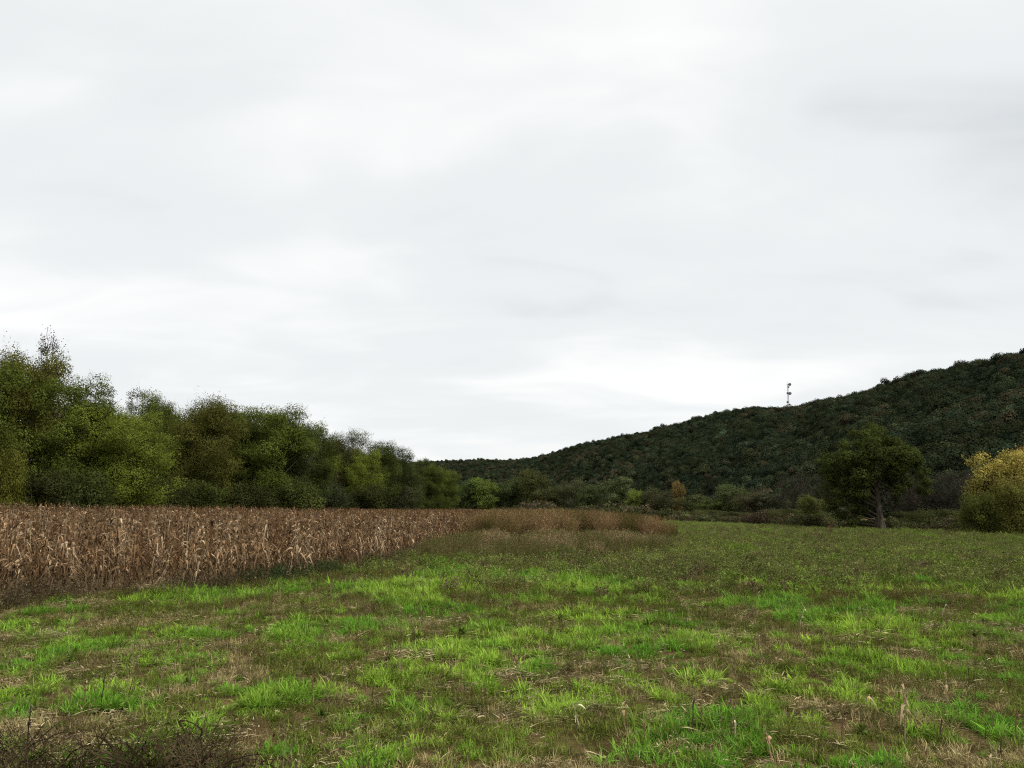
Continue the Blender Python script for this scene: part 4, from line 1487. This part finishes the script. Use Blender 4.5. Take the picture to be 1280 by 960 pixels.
# ------------------------------------------------------------------ dark brambles at the bottom left
M_bram = noise_mat('dark_bramble_stem', [(.014, .011, .006), (.045, .033, .017), (.14, .105, .055)], 2.5, bump=0)
G = Geo()
g = np.random.default_rng(77)
for i in range(1300):
    cc = g.integers(0, 9)
    px = [-20, 25, 75, 165, 205, 245, 262, 350, 455][cc] + g.normal() * 26
    py = [985, 955, 975, 965, 975, 950, 975, 985, 990][cc] + g.normal() * 13
    x0, y0 = ground_hit(px, py)
    a = g.uniform(0, 6.28)
    L = g.uniform(.2, .75) * (1 if px < 290 else .5)
    bend = g.uniform(.3, 1.0)
    z0 = float(gz(x0, y0))
    t = np.linspace(0, 1, 6)
    hor = L * bend * t
    ver = L * (1 * t - g.uniform(.4, .95) * bend * t ** 2) * .85
    pts = np.stack([x0 + np.cos(a + t * .6) * hor, y0 + np.sin(a + t * .6) * hor, z0 - .01 + ver], 1)
    G.tube(pts, np.linspace(.0065, .0022, 6) * (g.uniform(.4, 1.0) if g.random() < .8 else g.uniform(1.3, 2.3)), 4, g.random())
pl = []
for i in range(1300):
    cc = g.integers(0, 7)
    x0, y0 = ground_hit([-20, 25, 75, 165, 205, 245, 262][cc] + g.normal() * 32, [985, 955, 975, 965, 975, 950, 975][cc] + g.normal() * 14)
    pl.append((x0, y0, float(gz(x0, y0)) + g.random() ** 1.5 * .42))
G.rhombs(pl, g.uniform(.02, .06, len(pl)), None, None, .4, g)
o = link('bramble', G.mesh('bramble', [M_bram]), kind='stuff', label='tangle of dark bare bramble stems at the bottom left', category='bramble')

# ------------------------------------------------------------------ single dead stalks standing in the foreground
DS = 'broken corn stalks standing in the foreground grass'


def dry_stalk(px, pyb, pyt, lean, leaves, color, label, r=.010, big=.05):
    x0, y0 = ground_hit(px, pyb)
    H = (pyb - pyt) * y0 / F * 1.02
    o = thing('dry_stalk', label, 'stalk', (x0, y0, float(gz(x0, y0))), 0, DS)
    g = np.random.default_rng(int(px * 7 + pyb))
    zs = np.linspace(-.04, H, 6)
    f = lambda z: (lean * H * (z / H) ** 1.6 + .006 * math.sin(z * 30), .02 * math.sin(z * 9))
    G = Geo()
    G.tube([(*f(max(z, 0)), z) for z in zs], np.linspace(r, r * .55, 6), 6, .5)
    for q in zs[1:-1]:
        G.lathe([(-.006, r * .8), (0, r * 1.35), (.006, r * .8)], (*f(q), q), (0, 0, 1), 6)
    c = link('stem', G.mesh('stem', [M_straw_o]), o)
    c.color = (*color, 1)
    for i in range(leaves):
        h = H * g.uniform(.45, 1.0)
        G = Geo()
        G.ribbons([(*f(h), h)], g.uniform(0, 6.28), g.uniform(.14, .32), g.uniform(.6, 1.2) * big, g.uniform(.2, .6), g.uniform(.6, 1.6), 6, .7, g.normal() * 1.8)
        c = link('leaf', G.mesh('leaf', [M_straw_o]), o)
        c.color = (min(1, color[0] * 1.35), min(1, color[1] * 1.35), min(1, color[2] * 1.35), 1)


TANC, BRNC, PALC, DRKC = (.34, .25, .15), (.18, .11, .065), (.50, .42, .29), (.075, .055, .038)
for a in [
    (1133, 936, 862, .02, 7, TANC, 'tallest tan stalk with crumpled hanging leaves at lower right'),
    (1089, 914, 876, -.1, 1, TANC, 'pale broken stalk left of the tallest tan one'),
    (1054, 934, 894, .05, 1, BRNC, 'brown stub standing in grass left of the pale broken stalk'),
    (966, 958, 912, -.18, 3, (.42, .25, .16), 'leaning stalk with pinkish dry leaf, near the bottom edge'),
    (1185, 884, 843, .0, 2, TANC, 'stalk with one curled pale leaf at its tip, right side'),
    (1177, 932, 902, .1, 0, DRKC, 'dark bare stub right of the tallest tan stalk'),
    (1254, 958, 928, .02, 0, DRKC, 'dark stub near the bottom right corner'),
    (1272, 930, 890, .05, 1, BRNC, 'brown stub closest to the right edge'),
    (724, 914, 884, -.25, 2, PALC, 'short pale husk standing up beside a grass patch, bottom middle'),
    (783, 922, 894, -.15, 1, (.30, .19, .12), 'reddish-brown stub right of the pale husk'),
    (806, 922, 900, .0, 0, BRNC, 'thin brown stub between reddish stub and dark stalk'),
    (866, 922, 878, .05, 1, DRKC, 'dark upright stalk in the lower middle right'),
    (915, 893, 868, .0, 0, BRNC, 'short brown stub right of the dark upright stalk'),
    (919, 930, 908, .1, 2, PALC, 'pale forked husk near the bottom, right of the dark stalk'),
    (389, 880, 846, .0, 1, BRNC, 'brown stalk in the lower left middle'),
    (465, 882, 848, .02, 0, DRKC, 'thin dark stalk right of the brown one, lower middle'),
    (576, 878, 836, .0, 0, BRNC, 'slim brown stalk at the centre of the foreground'),
    (220, 826, 800, .1, 3, BRNC, 'brown stalk with hanging leaves amid grass, left'),
    (105, 886, 852, -.1, 1, BRNC, 'brown stalk above the brambles, left'),
    (125, 884, 846, .1, 1, DRKC, 'dark stalk beside the brown one above the brambles'),
    (31, 946, 888, .05, 2, DRKC, 'dark stalk standing in the brambles near the left edge'),
    (1000, 785, 762, .3, 2, PALC, 'small pale stalk at the far side of the grass, right'),
    (1178, 772, 756, .4, 1, PALC, 'bent pale stalk in the dull weeds, far right'),
    (972, 838, 822, .1, 3, (.28, .19, .12), 'small brown clump of dry leaves right of centre'),
]:
    dry_stalk(*a)
